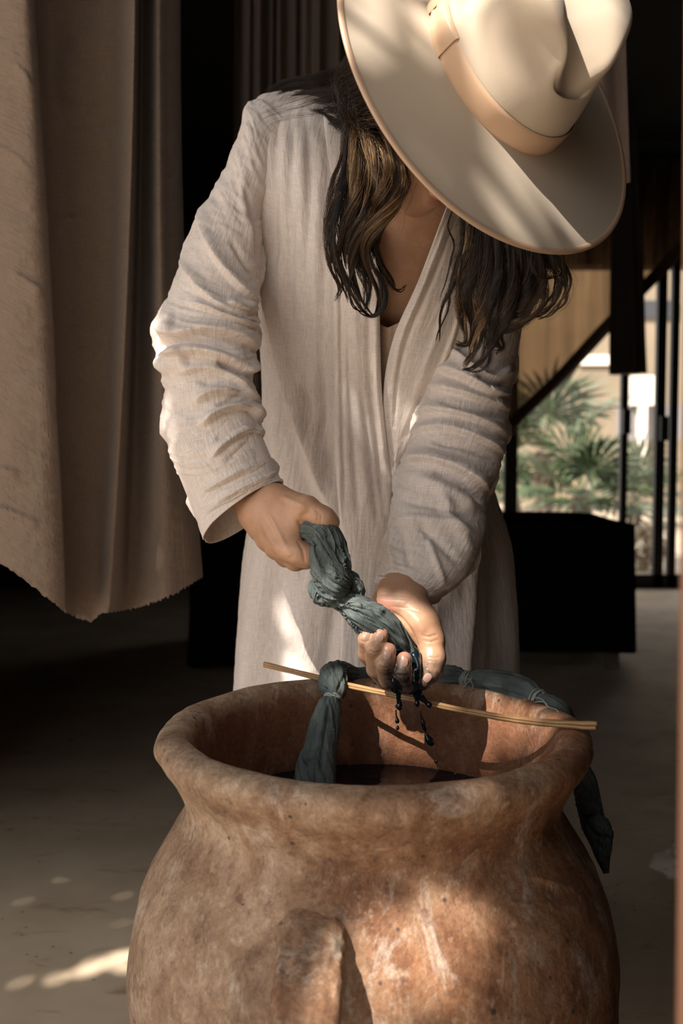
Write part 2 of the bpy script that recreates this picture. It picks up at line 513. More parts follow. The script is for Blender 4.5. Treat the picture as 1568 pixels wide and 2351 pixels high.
t = NT('skin'); v = t.coord(); n = t.noise(v, 28, 5, 0.6); pz = t.noise(v, 420, 3, 0.6); cr = t.noise(t.coord(scale=(1, 1, 1.2)), 95, 4, 0.6, 0.5)
c = t.ramp(n, [(0.3, (0.40, 0.215, 0.125)), (0.55, (0.49, 0.285, 0.18)), (0.75, (0.55, 0.345, 0.235))])
lip = t.attr('lip').outputs['Fac']; dy = t.attr('dyed').outputs['Fac']; red = t.attr('red').outputs['Fac']
c = t.mix(red, c, (0.60, 0.24, 0.17))
c = t.mix(t.math('MULTIPLY', lip, 0.75), c, (0.34, 0.135, 0.10))
dm = t.math('MULTIPLY', dy, t.ramp(t.noise(v, 140, 4, 0.6), [(0.3, 0.55), (0.6, 1.0)]))
c = t.mix(dm, c, (0.030, 0.034, 0.036))
wet = t.attr('wet').outputs['Fac']
rg = t.math('SUBTRACT', 0.50, t.math('MULTIPLY', wet, t.ramp(t.noise(v, 60, 4, 0.6), [(0.35, 0.05), (0.65, 0.32)])))
t.b.inputs['Subsurface Weight'].default_value = 0.06
t.b.inputs['Subsurface Radius'].default_value = (0.012, 0.005, 0.003)
t.b.inputs['Subsurface Scale'].default_value = 0.6
nb = t.bump(cr, 0.35, 0.0016); nb = t.bump(pz, 0.3, 0.0005, nb)
M['skin'] = t.done(c, nb, rg)
t = NT('fingernail'); t.set(Base_Color=(0.44, 0.275, 0.215), Roughness=0.25, Specular_IOR_Level=0.5); M['nail'] = t.m

t = NT('hair_strand')
a = t.attr('tone').outputs['Fac']
c = t.ramp(a, [(0.0, (0.010, 0.006, 0.004)), (0.5, (0.034, 0.019, 0.011)), (0.8, (0.15, 0.085, 0.040)), (1.0, (0.46, 0.30, 0.155))])
t.set(Roughness=0.33, Specular_IOR_Level=0.5); M['hair'] = t.done(c)

def sheer(name, c, alpha):
    t = NT(name)
    tr = t.new('ShaderNodeBsdfTransparent'); tl = t.new('ShaderNodeBsdfTranslucent'); df = t.new('ShaderNodeBsdfDiffuse')
    tr.inputs[0].default_value = (0.44, 0.345, 0.25, 1)
    tl.inputs[0].default_value = (*c, 1); df.inputs[0].default_value = (*c, 1)
    m1 = t.new('ShaderNodeMixShader'); m1.inputs[0].default_value = 0.5
    t.link(tl.outputs[0], m1.inputs[1]); t.link(df.outputs[0], m1.inputs[2])
    m2 = t.new('ShaderNodeMixShader')
    ln = t.noise(t.coord('UV', (7, 0.6, 1)), 1.0, 2, 0.5)
    t.link(t.ramp(ln, [(0.3, alpha), (0.7, min(1, alpha + 0.42))]), m2.inputs[0])
    t.link(tr.outputs[0], m2.inputs[1]); t.link(m1.outputs[0], m2.inputs[2])
    t.link(m2.outputs[0], t.out.inputs['Surface'])
    return t.m
M['sheer'] = sheer('sheer_muslin', (0.17, 0.10, 0.055), 0.22)
M['hem'] = plain('brown_hem', (0.085, 0.045, 0.022), 0.9)
M['drape_dark'] = plain('dark_drape', (0.045, 0.030, 0.022), 0.9)
def leafmat(name, c):
    t = NT(name); n = t.noise(t.coord(), 6, 3)
    col = t.mix(n, tuple(x * 0.6 for x in c), tuple(x * 1.3 for x in c))
    t.set(Roughness=0.5)
    return t.done(col)
M['palm'] = leafmat('palm_leaf', (0.042, 0.070, 0.024))
M['palm_dry'] = leafmat('grey_palm_leaf', (0.14, 0.16, 0.115))
M['trunk'] = plain('palm_trunk', (0.17, 0.13, 0.10), 0.95, 0.4, 20)
M['leaf'] = leafmat('gobo_leaf', (0.06, 0.10, 0.03))
M['beige_wall'] = plain('beige_render', (0.25, 0.20, 0.14), 0.9, 0.4, 1.2)
M['grey_panel'] = plain('grey_panel', (0.24, 0.225, 0.23), 0.8)
M['white_wall'] = plain('white_render', (0.85, 0.80, 0.70), 0.8)
M['glass_dark'] = plain('dark_window', (0.05, 0.05, 0.055), 0.2)
M['paper'] = plain('pale_rag', (0.60, 0.50, 0.42), 0.9)
M['shrub'] = leafmat('dry_shrub', (0.30, 0.23, 0.13))
# ================================================================== the place
def struct(o):
    o['kind'] = 'structure'; return o

YF = 0.46       # doorway plane the photograph is taken through
YB = 6.6        # back of the room
XR = 2.75
struct(box_obj('floor', (0.0, (YB - 2.5) / 2 + 0.0, -0.05), (6.0, YB + 2.5, 0.1), M['floor']))
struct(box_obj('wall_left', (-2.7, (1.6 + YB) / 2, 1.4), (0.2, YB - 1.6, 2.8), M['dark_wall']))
struct(box_obj('wall_blocker_left', (-1.85, 1.72, 1.4), (1.5, 0.12, 2.8), M['dark_wall']))  # unseen wall added to keep side light off the far floor
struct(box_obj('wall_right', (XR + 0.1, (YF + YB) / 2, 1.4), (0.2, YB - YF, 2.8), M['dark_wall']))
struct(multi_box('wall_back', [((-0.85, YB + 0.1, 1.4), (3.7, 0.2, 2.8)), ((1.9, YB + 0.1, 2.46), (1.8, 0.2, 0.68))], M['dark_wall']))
struct(box_obj('wall_front', (1.62, YF, 1.4), (2.46, 0.16, 2.8), M['wall_out']))
struct(box_obj('wall_blocker_right', (0.52, -1.4, 1.4), (0.2, 3.5, 2.8), M['wall_out']))  # unseen wall added to block sky light from the right
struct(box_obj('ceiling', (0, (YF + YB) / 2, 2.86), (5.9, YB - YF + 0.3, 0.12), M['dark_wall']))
# the pale wooden door jamb right beside the lens
pj = [P(1563, 60, 0.46), P(1541, 2300, 0.46)]
jx0 = pj[0][0]; jx1 = pj[1][0]
zt, zb = 2.5, 0.0
sl = (pj[0][0] - pj[1][0]) / (pj[0][2] - pj[1][2])
xz = lambda z: pj[1][0] + sl * (z - pj[1][2])
V = []
for z in (zb, zt):
    for (dx, dy) in ((0.006, 0), (0.20, 0), (0.20, 0.035), (0.0, 0.035)):
        V.append((xz(z) + dx, 0.425 + dy, z))
jo = mesh_obj('trim_1', V, [[0, 1, 5, 4], [1, 2, 6, 5], [2, 3, 7, 6], [3, 0, 4, 7], [3, 2, 1, 0], [4, 5, 6, 7]], M['jamb'], smooth_sh=False)
bv = jo.modifiers.new('bevel', 'BEVEL'); bv.width = 0.006; bv.segments = 3
struct(jo)
# ground in front of the doorway and in the garden behind
struct(box_obj('ground', (0, -4.5, -0.105), (24, 13.0, 0.1), M['ground_out']))
struct(box_obj('wall_blocker_front', (2.4, -2.7, 1.5), (7.2, 0.25, 3.1), M['blocker']))  # unseen wall added to block low sky light from the front
struct(box_obj('garden_ground', (2, 16.6, -0.08), (40, 19.8, 0.1), M['ground_out']))

# ---------------------------------------------------- unseen tree canopy added as a gobo: its gaps are cut to place sun patches
ZC = 4.4
def to_canopy(*q):
    p = np.array(q) if len(q) == 3 and abs(q[0]) < 5 else P(*q); t = (ZC - p[2]) / SUN[2]
    return (p + SUN * t)[:2]
HC = np.array([0.160, 1.079, 1.2655])          # centre of the hat brim, its axis, front and side
HN = nrm(np.array([0.543, -0.751, 0.375]))
HF = np.array([0.3, -0.2, -0.9]); HF = nrm(HF - HN * (HF @ HN))
HL = np.cross(HN, HF)
HATGAP = [HC + (0.205 - 0.125 * math.exp(-((a - 1.75) / 0.75) ** 2)) * (math.cos(a) * HF + math.sin(a) * HL) for a in np.linspace(0, 2 * math.pi, 28, endpoint=False)]
CROWNGAP = [HC + 0.13 * HN - 0.01 * HF + 0.11 * (math.cos(a) * HF + math.sin(a) * HL) for a in np.linspace(0, 2 * math.pi, 20, endpoint=False)]
GAPS = [   (CROWNGAP, 0.97), # gaps in the leaves, by what the sun reaches through them: outline on the subject (pixel, pixel, depth) and how open
    (HATGAP, 0.93),
    ([(600, 1620, 1.38), (594, 1480, 1.38), (618, 1340, 1.39), (650, 1270, 1.39), (695, 1390, 1.38), (690, 1500, 1.37), (640, 1620, 1.37)], 0.955),
    ([(340, 700, 1.30), (400, 760, 1.24), (392, 850, 1.23), (345, 900, 1.28)], 1.0),
    ([(880, 1620, 1.25), (1010, 1625, 1.25), (1180, 1640, 1.20), (1310, 1690, 1.1), (1290, 1760, 1.08), (1150, 1800, 1.20), (900, 1790, 1.25), (860, 1700, 1.24)], 0.97),
    ([(745, 1990, 0.82), (860, 1960, 0.83), (1040, 1985, 0.85), (1150, 1960, 0.9), (1340, 1960, 1.0), (1400, 2040, 1.02), (1300, 2080, 0.95), (1150, 2060, 0.88), (1120, 2140, 0.84), (1320, 2210, 0.92), (1420, 2380, 1.0), (1300, 2520, 0.92), (800, 2560, 0.80), (730, 2300, 0.78)], 1.0),
    ([(730, 1800, 0.85), (870, 1800, 0.84), (880, 1850, 0.83), (760, 1860, 0.83)], 1.0),
    ([(20, 2300, 1.61), (70, 2262, 1.63), (150, 2215, 1.66), (310, 2145, 1.73), (340, 2235, 1.65), (130, 2270, 1.63), (60, 2292, 1.61)], 1.0),
    ([(795, 190, 1.11), (815, 220, 1.10), (880, 300, 1.09), (925, 420, 1.09), (840, 460, 1.10)], 1.0),
    ([(1490, 2055, 2.0), (1560, 2040, 2.0), (1560, 2110, 1.9)], 1.0),
]
def inside_poly(q, poly):
    x, y = q[:, 0], q[:, 1]; r = np.zeros(len(q), bool); n = len(poly)
    for i in range(n):
        x0, y0 = poly[i]; x1, y1 = poly[(i + 1) % n]
        c = ((y0 > y) != (y1 > y)) & (x < (x1 - x0) * (y - y0) / (y1 - y0 + 1e-12) + x0)
        r ^= c
    return r
rg = np.random.default_rng(5)
gx, gy = np.meshgrid(np.arange(-3.95, -0.7, 0.027), np.arange(-2.7, 0.25, 0.027), indexing='ij')
lc = np.stack([gx.ravel(), gy.ravel()], -1); lc = np.vstack([lc, lc + 0.0135, lc + (0.0, 0.0135)]) + rg.uniform(-0.012, 0.012, (3 * gx.size, 2))
keep = np.ones(len(lc), bool)
DIL = {2: 0.024, 3: 0.004, 7: 0.010, 9: 0.02}      # how far a gap opens beyond its outline, for the leaf size
lz = rg.uniform(-0.03, 0.03, len(lc))
lcp = lc - SUN[None, :2] / SUN[2] * lz[:, None]     # slide along the sun to the canopy plane
for gi, (outline, op) in enumerate(GAPS):
    poly = np.array([to_canopy(*q) for q in outline])
    ctr = poly.mean(0); poly = poly + nrm(poly - ctr) * DIL.get(gi, 0.008); ins = inside_poly(lcp, ctr + (poly - ctr) * 1.0)
    keep &= ~(ins & (rg.uniform(size=len(lc)) < op))
lc = lc[keep]; lz = lz[keep]
# leaf: folded rhombus with 6 verts
lv = np.array([(0, -1, 0), (0.42, -0.25, 0.1), (0.36, 0.45, 0.08), (0, 1, 0), (-0.36, 0.45, 0.08), (-0.42, -0.25, 0.1)])
lf = [[0, 1, 2, 3], [0, 3, 4, 5]]
n = len(lc); a = rg.uniform(0, 2 * np.pi, n); sc = rg.uniform(0.030, 0.042, n)
tilt = rg.normal(0, 0.25, (n, 2))
VV = np.empty((n, 6, 3))
ca, sa = np.cos(a)[:, None], np.sin(a)[:, None]
x = lv[None, :, 0] * sc[:, None]; y = lv[None, :, 1] * sc[:, None]; z = lv[None, :, 2] * sc[:, None]
VV[..., 0] = ca * x - sa * y; VV[..., 1] = sa * x + ca * y
VV[..., 2] = z + VV[..., 0] * tilt[:, :1] + VV[..., 1] * tilt[:, 1:]
VV += np.column_stack([lc, ZC + lz])[:, None]
ff = (np.array(lf)[None] + 6 * np.arange(n)[:, None, None]).reshape(-1, 4)
gobo = empty('gobo_tree', (-4.4, -2.7, 0.0))
tag(gobo, 'unseen leafy tree added in front of the doorway to dapple the sunlight', 'tree')
lo_ = mesh_obj('foliage', VV.reshape(-1, 3), ff, M['leaf'], gobo); lo_['kind'] = 'stuff'
tube_obj('trunk', [(-4.4, -2.7, -0.06), (-4.45, -2.65, 1.4), (-4.3, -2.5, 2.8), (-4.1, -2.3, ZC + 0.05)], [0.16, 0.13, 0.11, 0.08], M['trunk'], gobo, 30, 14)
for e_ in ((-0.6, -0.1), (-0.5, -2.4), (-2.6, 0.1), (-1.9, -2.6)):
    tube_obj('bough', [(-4.25, -2.45, 3.2), (-4.25 + (e_[0] + 4.25) * 0.45, -2.45 + (e_[1] + 2.45) * 0.4, ZC - 0.1), (e_[0], e_[1], ZC + 0.06)], [0.06, 0.035, 0.012], M['trunk'], gobo, 24, 10)
# bare stems added across the gap to streak the hat with shade
def bq(px, py):      # point of the hat brim under a pixel
    r_ = ray(px, py); return CAM0 + r_ * (((HC - CAM0) @ HN) / (r_ @ HN))
for k, (q0, q1, r) in enumerate([((770, 60), (1080, 330), 0.006), ((870, -80), (975, 270), 0.006), ((1150, 330), (985, 500), 0.010), ((1100, 300), (900, 330), 0.016), ((1010, 500), (1130, 380), 0.014), ((1230, 580), (1110, 400), 0.009), ((800, 210), (1010, 240), 0.007), ((930, -60), (905, 330), 0.005), ((1180, 590), (1090, 470), 0.012)]):
    q0 = bq(*q0); q1 = bq(*q1)
    p0 = to_canopy(*q0); p1 = to_canopy(*q1); m_ = (p0 + p1) / 2 + rg.uniform(-0.02, 0.02, 2)
    tube_obj('stem', [(*p0, ZC), (*m_, ZC + 0.01), (*p1, ZC - 0.01)], [r] * 3, M['trunk'], gobo, 12, 8)

# ---------------------------------------------------- hanging cloth on the left
def cloth_sheet(name, cols, rows_y, hem, mat, parent=None, n=240, m=200, rag=4, fold=None, disp=None, seed=1):
    """cols: list of [(px at top), (px mid), (px bottom), depth top, depth bottom]; rows from rows_y[0] to hem(px) in pixels"""
    c = np.array(cols, float)
    cc = crom(c, m)                       # (m,5)
    t = np.linspace(0, 1, n)
    y0 = rows_y
    X = np.empty((n, m)); Yd = np.empty((n, m))
    for i, tt in enumerate(t):
        w0 = (1 - tt) * (1 - 2 * tt); w1 = 4 * tt * (1 - tt); w2 = tt * (2 * tt - 1)
        X[i] = cc[:, 0] * w0 + cc[:, 1] * w1 + cc[:, 2] * w2
        Yd[i] = cc[:, 3] * (1 - tt) + cc[:, 4] * tt
    hy = np.array([hem(x) for x in X[-1]]) + rag * fbm(np.arange(m) * 0.35, np.zeros(m), seed, 4)
    Yp = y0 + (hy[None, :] - y0) * t[:, None]
    if disp is not None: Yd = Yd + disp(X, Yp)
    G = np.empty((n, m, 3))
    r = np.stack([(X - 784) / F, CP + -(Yp - 1175.5) / F * SP, -SP - (Yp - 1175.5) / F * CP], -1)
    G = CAM0 + r * (Yd / r[..., 1])[..., None]
    if fold:
        q = proj(G)
        G = G + np.array([0, -1, 0]) * strokes(q, np.ones(q.shape[:2], bool), fold)[..., None]
    o = mesh_obj(name, G.reshape(-1, 3), grid_faces(n, m), mat, parent, uv=grid_uv(G).reshape(-1, 2))
    return o

def hem1(x):
    return np.interp(x, [-900, -200, 0, 60, 145, 180, 210, 232, 270, 330, 400, 465], [1240, 1225, 1290, 1335, 1402, 1420, 1428, 1408, 1404, 1392, 1365, 1325])
hc = empty('hanging_cloth', (-0.45, 1.6, 0.6))
tag(hc, 'tan crinkled cotton length hanging beside the robed person with a ragged lower hem', 'cloth')
cols = [(-900, -900, -900, 1.60, 1.55), (-700, -700, -700, 1.48, 1.46), (-480, -480, -480, 1.62, 1.54), (-300, -300, -290, 1.48, 1.46), (-170, -170, -170, 1.58, 1.53), (-60, -45, -40, 1.47, 1.44), (20, 62, 95, 1.42, 1.41), (46, 104, 147, 1.435, 1.425), (50, 108, 150, 1.49, 1.45), (44, 98, 146, 1.58, 1.50),
        (80, 135, 165, 1.65, 1.53), (165, 190, 192, 1.64, 1.54), (250, 255, 222, 1.63, 1.54), (300, 291, 246, 1.545, 1.50), (318, 305, 262, 1.565, 1.52), (322, 318, 290, 1.76, 1.58),
        (340, 338, 335, 1.72, 1.57), (362, 362, 380, 1.59, 1.535), (392, 390, 425, 1.62, 1.56), (412, 412, 450, 1.66, 1.585), (421, 420, 466, 1.70, 1.61)]
folds = [('o', 5, 10, [(30, 620), (60, 640), (100, 665)]), ('o', 5, 9, [(-10, 1070), (20, 1078), (42, 1084)]), ('o', 6, 11, [(-10, 1160), (30, 1172), (88, 1196)]),
         ('o', -4, 9, [(105, 490), (140, 498), (190, 492)]), ('o', -4, 9, [(112, 745), (160, 752), (235, 725)]), ('o', -4, 8, [(150, 300), (220, 292), (270, 280)]),
         ('o', 4, 9, [(40, 150), (62, 170), (72, 190)]), ('o', -3, 7, [(175, 355), (225, 350), (262, 330)]), ('r', 7, 40, [(180, 60), (190, 120), (150, 240)]),
         ('r', 1.4, 4, [(0, 1003), (70, 1035), (140, 1075)]), ('r', 1.4, 4, [(150, 1185), (250, 1160), (330, 1120), (420, 1080)]), ('r', 6, 30, [(110, 900), (150, 980), (190, 1100)]),
         ('o', -4, 8, [(160, 150), (230, 140), (265, 118)]), ('o', 3, 9, [(-20, 330), (30, 350), (70, 385)]), ('r', 5, 26, [(390, 900), (400, 1100), (440, 1290)])]
def dsp(X, Yp):
    return 0.0026 * fbm(X / 55, Yp / 12, 3, 4) + 0.004 * fbm(X / 120, Yp / 70, 9, 3)
cloth_sheet('cloth', cols, -420, hem1, M['cloth_l'], hc, 290, 460, 9, folds, dsp)
zr_ = P(0, -420, 1.55)[2]
tube_obj('hanging_rod', [(-2.58, 1.57, zr_ - 0.005), (-1.0, 1.57, zr_ - 0.004), (0.1, 1.57, zr_ - 0.005)], [0.012] * 3, M['trunk'], hc, 12, 12)

# back drape, gathered
bd = empty('gathered_drape', (-0.2, 3.2, 0.7)); tag(bd, 'dim brown gathered drape hanging behind the shoulder of the robed person', 'curtain')
rg = np.random.default_rng(2); cols = []
xs_ = np.cumsum(rg.uniform(0.35, 1.9, 23)); xs_ = (xs_ - xs_[0]) / (xs_[-1] - xs_[0])
for i, f in enumerate(xs_):
    x = 541 + f * 330; d_ = 0.035 * (1 if i % 2 else -1) * rg.uniform(0.3, 1.4)
    cols.append((x, x - 6 + f * 4, x - 12 + 10 * f, 3.2 + d_, 3.2 + d_ * rg.uniform(0.6, 1.2)))
cloth_sheet('drape', cols, -290, lambda x: 1120, M['cloth_b'], bd, 60, 260, 3)
# taupe cloth behind the hat
tc_ = empty('taupe_cloth', (0.5, 1.9, 1.2)); tag(tc_, 'taupe cotton cloth end hanging behind the crown of the hat', 'cloth')
cols = [(1180, 1180, 1180, 1.95, 1.95), (1240, 1245, 1250, 1.90, 1.90), (1300, 1305, 1310, 1.95, 1.94), (1350, 1365, 1375, 1.89, 1.89), (1385, 1405, 1420, 1.93, 1.92), (1398, 1422, 1447, 1.95, 1.93)]
cloth_sheet('cloth', cols, -1140, lambda x: 424 - 0.25 * max(0, x - 1425), M['cloth_t'], tc_, 140, 120, 3, [('o', 5, 6, [(1400, 395), (1425, 385), (1446, 378)]), ('o', 3, 6, [(1380, 160), (1410, 170), (1430, 190)])])

# ---------------------------------------------------- long table under a black cloth
tb = empty('draped_table', (0.3, 4.35, 0)); tag(tb, 'long low table under a floor-length black cloth', 'table')
xl, xr_ = P(436, 1250, 4.0)[0], P(1466, 1250, 4.0)[0]
box_obj('table_top', ((xl + xr_) / 2, 4.4, 0.575), (xr_ - xl - 0.04, 0.76, 0.03), M['trunk'], tb)
for sx_ in (xl + 0.08, xr_ - 0.08):
    for sy in (4.08, 4.72):
        box_obj('leg', (sx_, sy, 0.28), (0.05, 0.05, 0.56), M['trunk'], tb)
# cloth: rounded-rectangle skirt plus top
def rrect(w, d, r, m):
    pts = []
    for cx, cy, a0 in ((w - r, d - r, 0), (-w + r, d - r, 90), (-w + r, -d + r, 180), (w - r, -d + r, 270)):
        for a in np.linspace(a0, a0 + 90, 8): pts.append((cx + r * math.cos(math.radians(a)), cy + r * math.sin(math.radians(a))))
    pts = np.array(pts + [pts[0]]); L = np.r_[0, np.linalg.norm(np.diff(pts, axis=0), axis=1).cumsum()]
    s = np.linspace(0, L[-1], m, endpoint=False)
    return np.column_stack([np.interp(s, L, pts[:, 0]), np.interp(s, L, pts[:, 1])]), s
ring, s = rrect((xr_ - xl) / 2, 0.41, 0.06, 400)
zs = np.r_[np.full(6, 0.602), np.linspace(0.598, 0.045, 30)]
sc_ = np.r_[np.linspace(0.0, 0.97, 6), np.full(30, 1.0)]
G = np.empty((36, 400, 3))
for i in range(36):
    dn = (0.602 - zs[i]) / 0.53
    wv = 1 + 0.012 * dn * np.sin(s * 19 + 1.5 * np.sin(s * 3)) + 0.010 * dn * np.sin(s * 7)
    out = 1 + 0.02 * dn
    G[i, :, 0] = (xl + xr_) / 2 + ring[:, 0] * sc_[i] * out + 0.6 * (wv - 1)
    G[i, :, 1] = 4.41 + ring[:, 1] * sc_[i] * out * wv
    G[i, :, 2] = zs[i] + 0.004 * np.sin(s * 5) * (1 - dn) * sc_[i] + (0.035 * np.sin(s * 1.7 + 1) * dn if dn > 0 else 0)
mesh_obj('tablecloth', G.reshape(-1, 3), grid_faces(36, 400, True), M['black_cloth'], tb, uv=grid_uv(G).reshape(-1, 2))

# ---------------------------------------------------- iron door frame to the garden
dr = empty('door_1', (1.9, YB - 0.05, 0)); struct(dr)
def ipost(px, w, name='post'):
    x = P(px, 1100, YB - 0.05)[0]
    box_obj(name, (x, YB - 0.05, 1.2), (w, 0.05, 2.4), M['iron'], dr)
    return x
x1 = ipost(1430, 0.045); x2 = ipost(1512, 0.062); x3 = ipost(1543, 0.050)
x0 = ipost(1172, 0.085)
zr = P(1500, 1330, YB - 0.05)[2]
box_obj('rail', ((x2 + XR) / 2 - 0.3, YB - 0.05, 0.045), (XR - x2 + 0.7, 0.05, 0.09), M['iron'], dr)
box_obj('rail', (1.9, YB - 0.05, 2.3), (1.7, 0.05, 0.07), M['iron'], dr)
for px, py in ((1437, 968), (1523, 984)):
    c = P(px, py, YB - 0.1); box_obj('latch', c, (0.05, 0.06, 0.16), M['iron'], dr)
# dark gathered drape beside the door
dd = empty('dark_drape', (1.5, 5.6, 1.3)); tag(dd, 'narrow dark drape bunched and hanging beside the iron door posts', 'curtain')
k = 20; pth = [P(1436, 285, 5.6), P(1437, 420, 5.6), P(1438, 600, 5.6), P(1441, 858, 5.6)]
G = ptube(np.array(pth), np.array([0.06, 0.065, 0.08, 0.092]), 60, 90, shape=lambda t, s: 1 + 0.13 * np.sin(9 * s + 2 * t) + 0.08 * np.sin(17 * s + 3 * t))
mesh_obj('drape', capped(G)[0], capped(G)[1], M['drape_dark'], dd, uv=np.vstack([grid_uv(G).reshape(-1, 2), [[0, 0], [0, 0]]]))
tube_obj('hanger', [P(1436, 285, 5.6), P(1436, 280, 5.6) + (0, 0, 0.03), P(1436, 280, 5.6) + (0, 0, 0.075)], [0.02] * 3, M['iron'], dd, 8, 8)
# sheer curtain swept aside, with a dark hem
sh = empty('sheer_curtain', (1.6, 6.2, 1.0)); tag(sh, 'sheer brown muslin curtain swept up diagonally across the garden doorway', 'curtain')
hx = [1168, 1185, 1290, 1400, 1475, 1600, 1700]; hy = [1000, 972, 868, 745, 668, 540, 430]
rg = np.random.default_rng(8); cols = []
for i in range(40):
    f = i / 39; xt = 1150 + 520 * f; xb = 1168 + 500 * f ** 1.1
    cols.append((xt, (xt + xb) / 2 + 8 * math.sin(i), xb, 6.25 + 0.03 * (-1) ** i * rg.uniform(0.3, 1.2), 6.25 + 0.035 * (-1) ** i * rg.uniform(0.3, 1.2)))
cloth_sheet('muslin', cols, 365, lambda x: np.interp(x, hx, hy), M['sheer'], sh, 70, 240, 2)
tube_obj('curtain_rod', [P(1120, 366, 6.25), P(1400, 366, 6.25), P(1745, 366, 6.25)], [0.014] * 3, M['iron'], sh, 10, 10)
hp = [P(x, y - 6, 6.22) for x, y in zip(hx, hy)]
G = ptube(np.array(hp), np.full(len(hp), 0.035), 60, 12, shape=lambda t, s: 1 + 0.25 * np.sin(3 * s + 9 * t))
mesh_obj('hem', capped(G)[0], capped(G)[1], M['hem'], sh)

# ---------------------------------------------------- garden
def fan_palm(loc, hgt, nf, rad, label, seed, mats, trunk_r=0.11):
    r = np.random.default_rng(seed)
    e = empty('fan_palm', loc); tag(e, label, 'palm')
    b = np.array(loc, float)
    G = ptube(np.array([b, b + (0.02, 0, hgt * 0.5), b + (0, 0, hgt)]), np.array([trunk_r * 1.1, trunk_r, trunk_r * 0.9]), 24, 16, shape=lambda t, s: 1 + 0.1 * np.sign(np.sin(60 * t + 2 * np.sin(3 * s))))
    mesh_obj('trunk', *capped(G), M['trunk'], e)
    top = b + (0, 0, hgt)
    for k in range(nf):
        az = k * 2.399 + r.uniform(-0.3, 0.3); el = math.radians(80 - 105 * (k / nf) + r.uniform(-8, 8))
        d = np.array([math.cos(az) * math.cos(el), math.sin(az) * math.cos(el), math.sin(el)])
        st = rad * r.uniform(0.35, 0.55); hub = top + d * st + np.array([0, 0, -0.03])
        side = nrm(np.cross(d, (0, 0, 1.0))); upv = np.cross(side, d)
        Vs, fs = [], []
        # petiole
        pw = 0.008
        for s_ in (-1, 1):
            Vs += [top + side * pw * s_, hub + side * pw * s_]
        fs.append([0, 1, 3, 2])
        nl = 25; L0 = rad * r.uniform(0.72, 0.92)
        for j in range(nl):
            a = math.radians(-125 + 250 * j / (nl - 1))
            dd_ = d * math.cos(a) + side * math.sin(a)
            L = L0 * (0.75 + 0.25 * math.cos(a)) * r.uniform(0.9, 1.1)
            w = 0.022 * rad / 0.7
            nn = np.cross(dd_, upv)
            mid = hub + dd_ * L * 0.55 + upv * 0.02 * (-1) ** j; tip = hub + dd_ * L + np.array([0, 0, -0.16 * L * r.uniform(0.5, 1.6)])
            i0 = len(Vs); Vs += [hub, mid + nn * w, tip, mid - nn * w, mid + upv * 0.012]
            fs += [[i0, i0 + 1, i0 + 4], [i0 + 1, i0 + 2, i0 + 4], [i0 + 2, i0 + 3, i0 + 4], [i0 + 3, i0, i0 + 4]]
        mesh_obj('frond', np.array(Vs), fs, mats[k % len(mats)], e, smooth_sh=False)
    return e
g1 = P(1245, 1190, 10.9); fan_palm((g1[0], 10.9, -0.03), 0.95, 11, 0.95, 'tallest fan palm with a bare trunk beyond the swept sheer curtain', 3, [M['palm'], M['palm'], M['palm_dry']], 0.10)
g2 = P(1300, 1190, 8.8); fan_palm((g2[0] + 0.12, 8.8, -0.03), 0.55, 9, 0.72, 'middle fan palm with dark fronds beside the thin iron post', 5, [M['palm']], 0.09)
g3 = P(1455, 1190, 12.4); fan_palm((g3[0] + 0.05, 12.6, -0.03), 0.40, 11, 0.72, 'low grey-green fan palm behind the iron door posts', 7, [M['palm_dry'], M['palm']], 0.08)
g4 = P(1200, 1190, 12.6); fan_palm((g4[0] - 0.1, 12.7, -0.03), 0.4, 10, 0.55, 'small fan palm behind the bare-trunked palm', 9, [M['palm'], M['palm_dry']], 0.08)
def shrub(px, py, Y, rad, label, seed, mat):
    c = P(px, py, Y); r = np.random.default_rng(seed); n = 420
    u = nrm(r.normal(size=(n, 3))) * (r.uniform(0.2, 1, (n, 1)) ** 0.5) * rad * np.array([1, 1, 0.8])
    base = np.array([c[0], Y, rad * 0.75 - 0.03]) + u
    a = r.uniform(0, 6.28, n); sz = r.uniform(0.02, 0.05, n)
    d1 = nrm(r.normal(size=(n, 3))) * sz[:, None]; d2 = nrm(r.normal(size=(n, 3))) * sz[:, None] * 0.5
    Vv = np.stack([base - d1, base + d2, base + d1, base - d2], 1).reshape(-1, 3)
    e = empty('shrub', (c[0], Y, -0.03)); tag(e, label, 'shrub')
    q = mesh_obj('foliage', Vv, np.arange(4 * n).reshape(-1, 4), mat, e); q['kind'] = 'stuff'
    tube_obj('stem', [(c[0], Y, -0.03), (c[0] + 0.02, Y, rad * 0.5), (c[0], Y, rad)], [0.02, 0.015, 0.01], M['trunk'], e, 8, 8)
shrub(1300, 1150, 13.8, 0.42, 'dry tan shrub between the palms and the beige building', 1, M['shrub'])
shrub(1270, 1170, 7.6, 0.26, 'low dry shrub at the foot of the dark-fronded palm', 2, M['shrub'])
shrub(1480, 1190, 7.8, 0.22, 'small dry shrub just outside the iron door posts', 3, M['shrub'])
shrub(1185, 1000, 14.6, 0.6, 'dry tan shrub behind the lower corner of the sheer curtain', 4, M['shrub'])
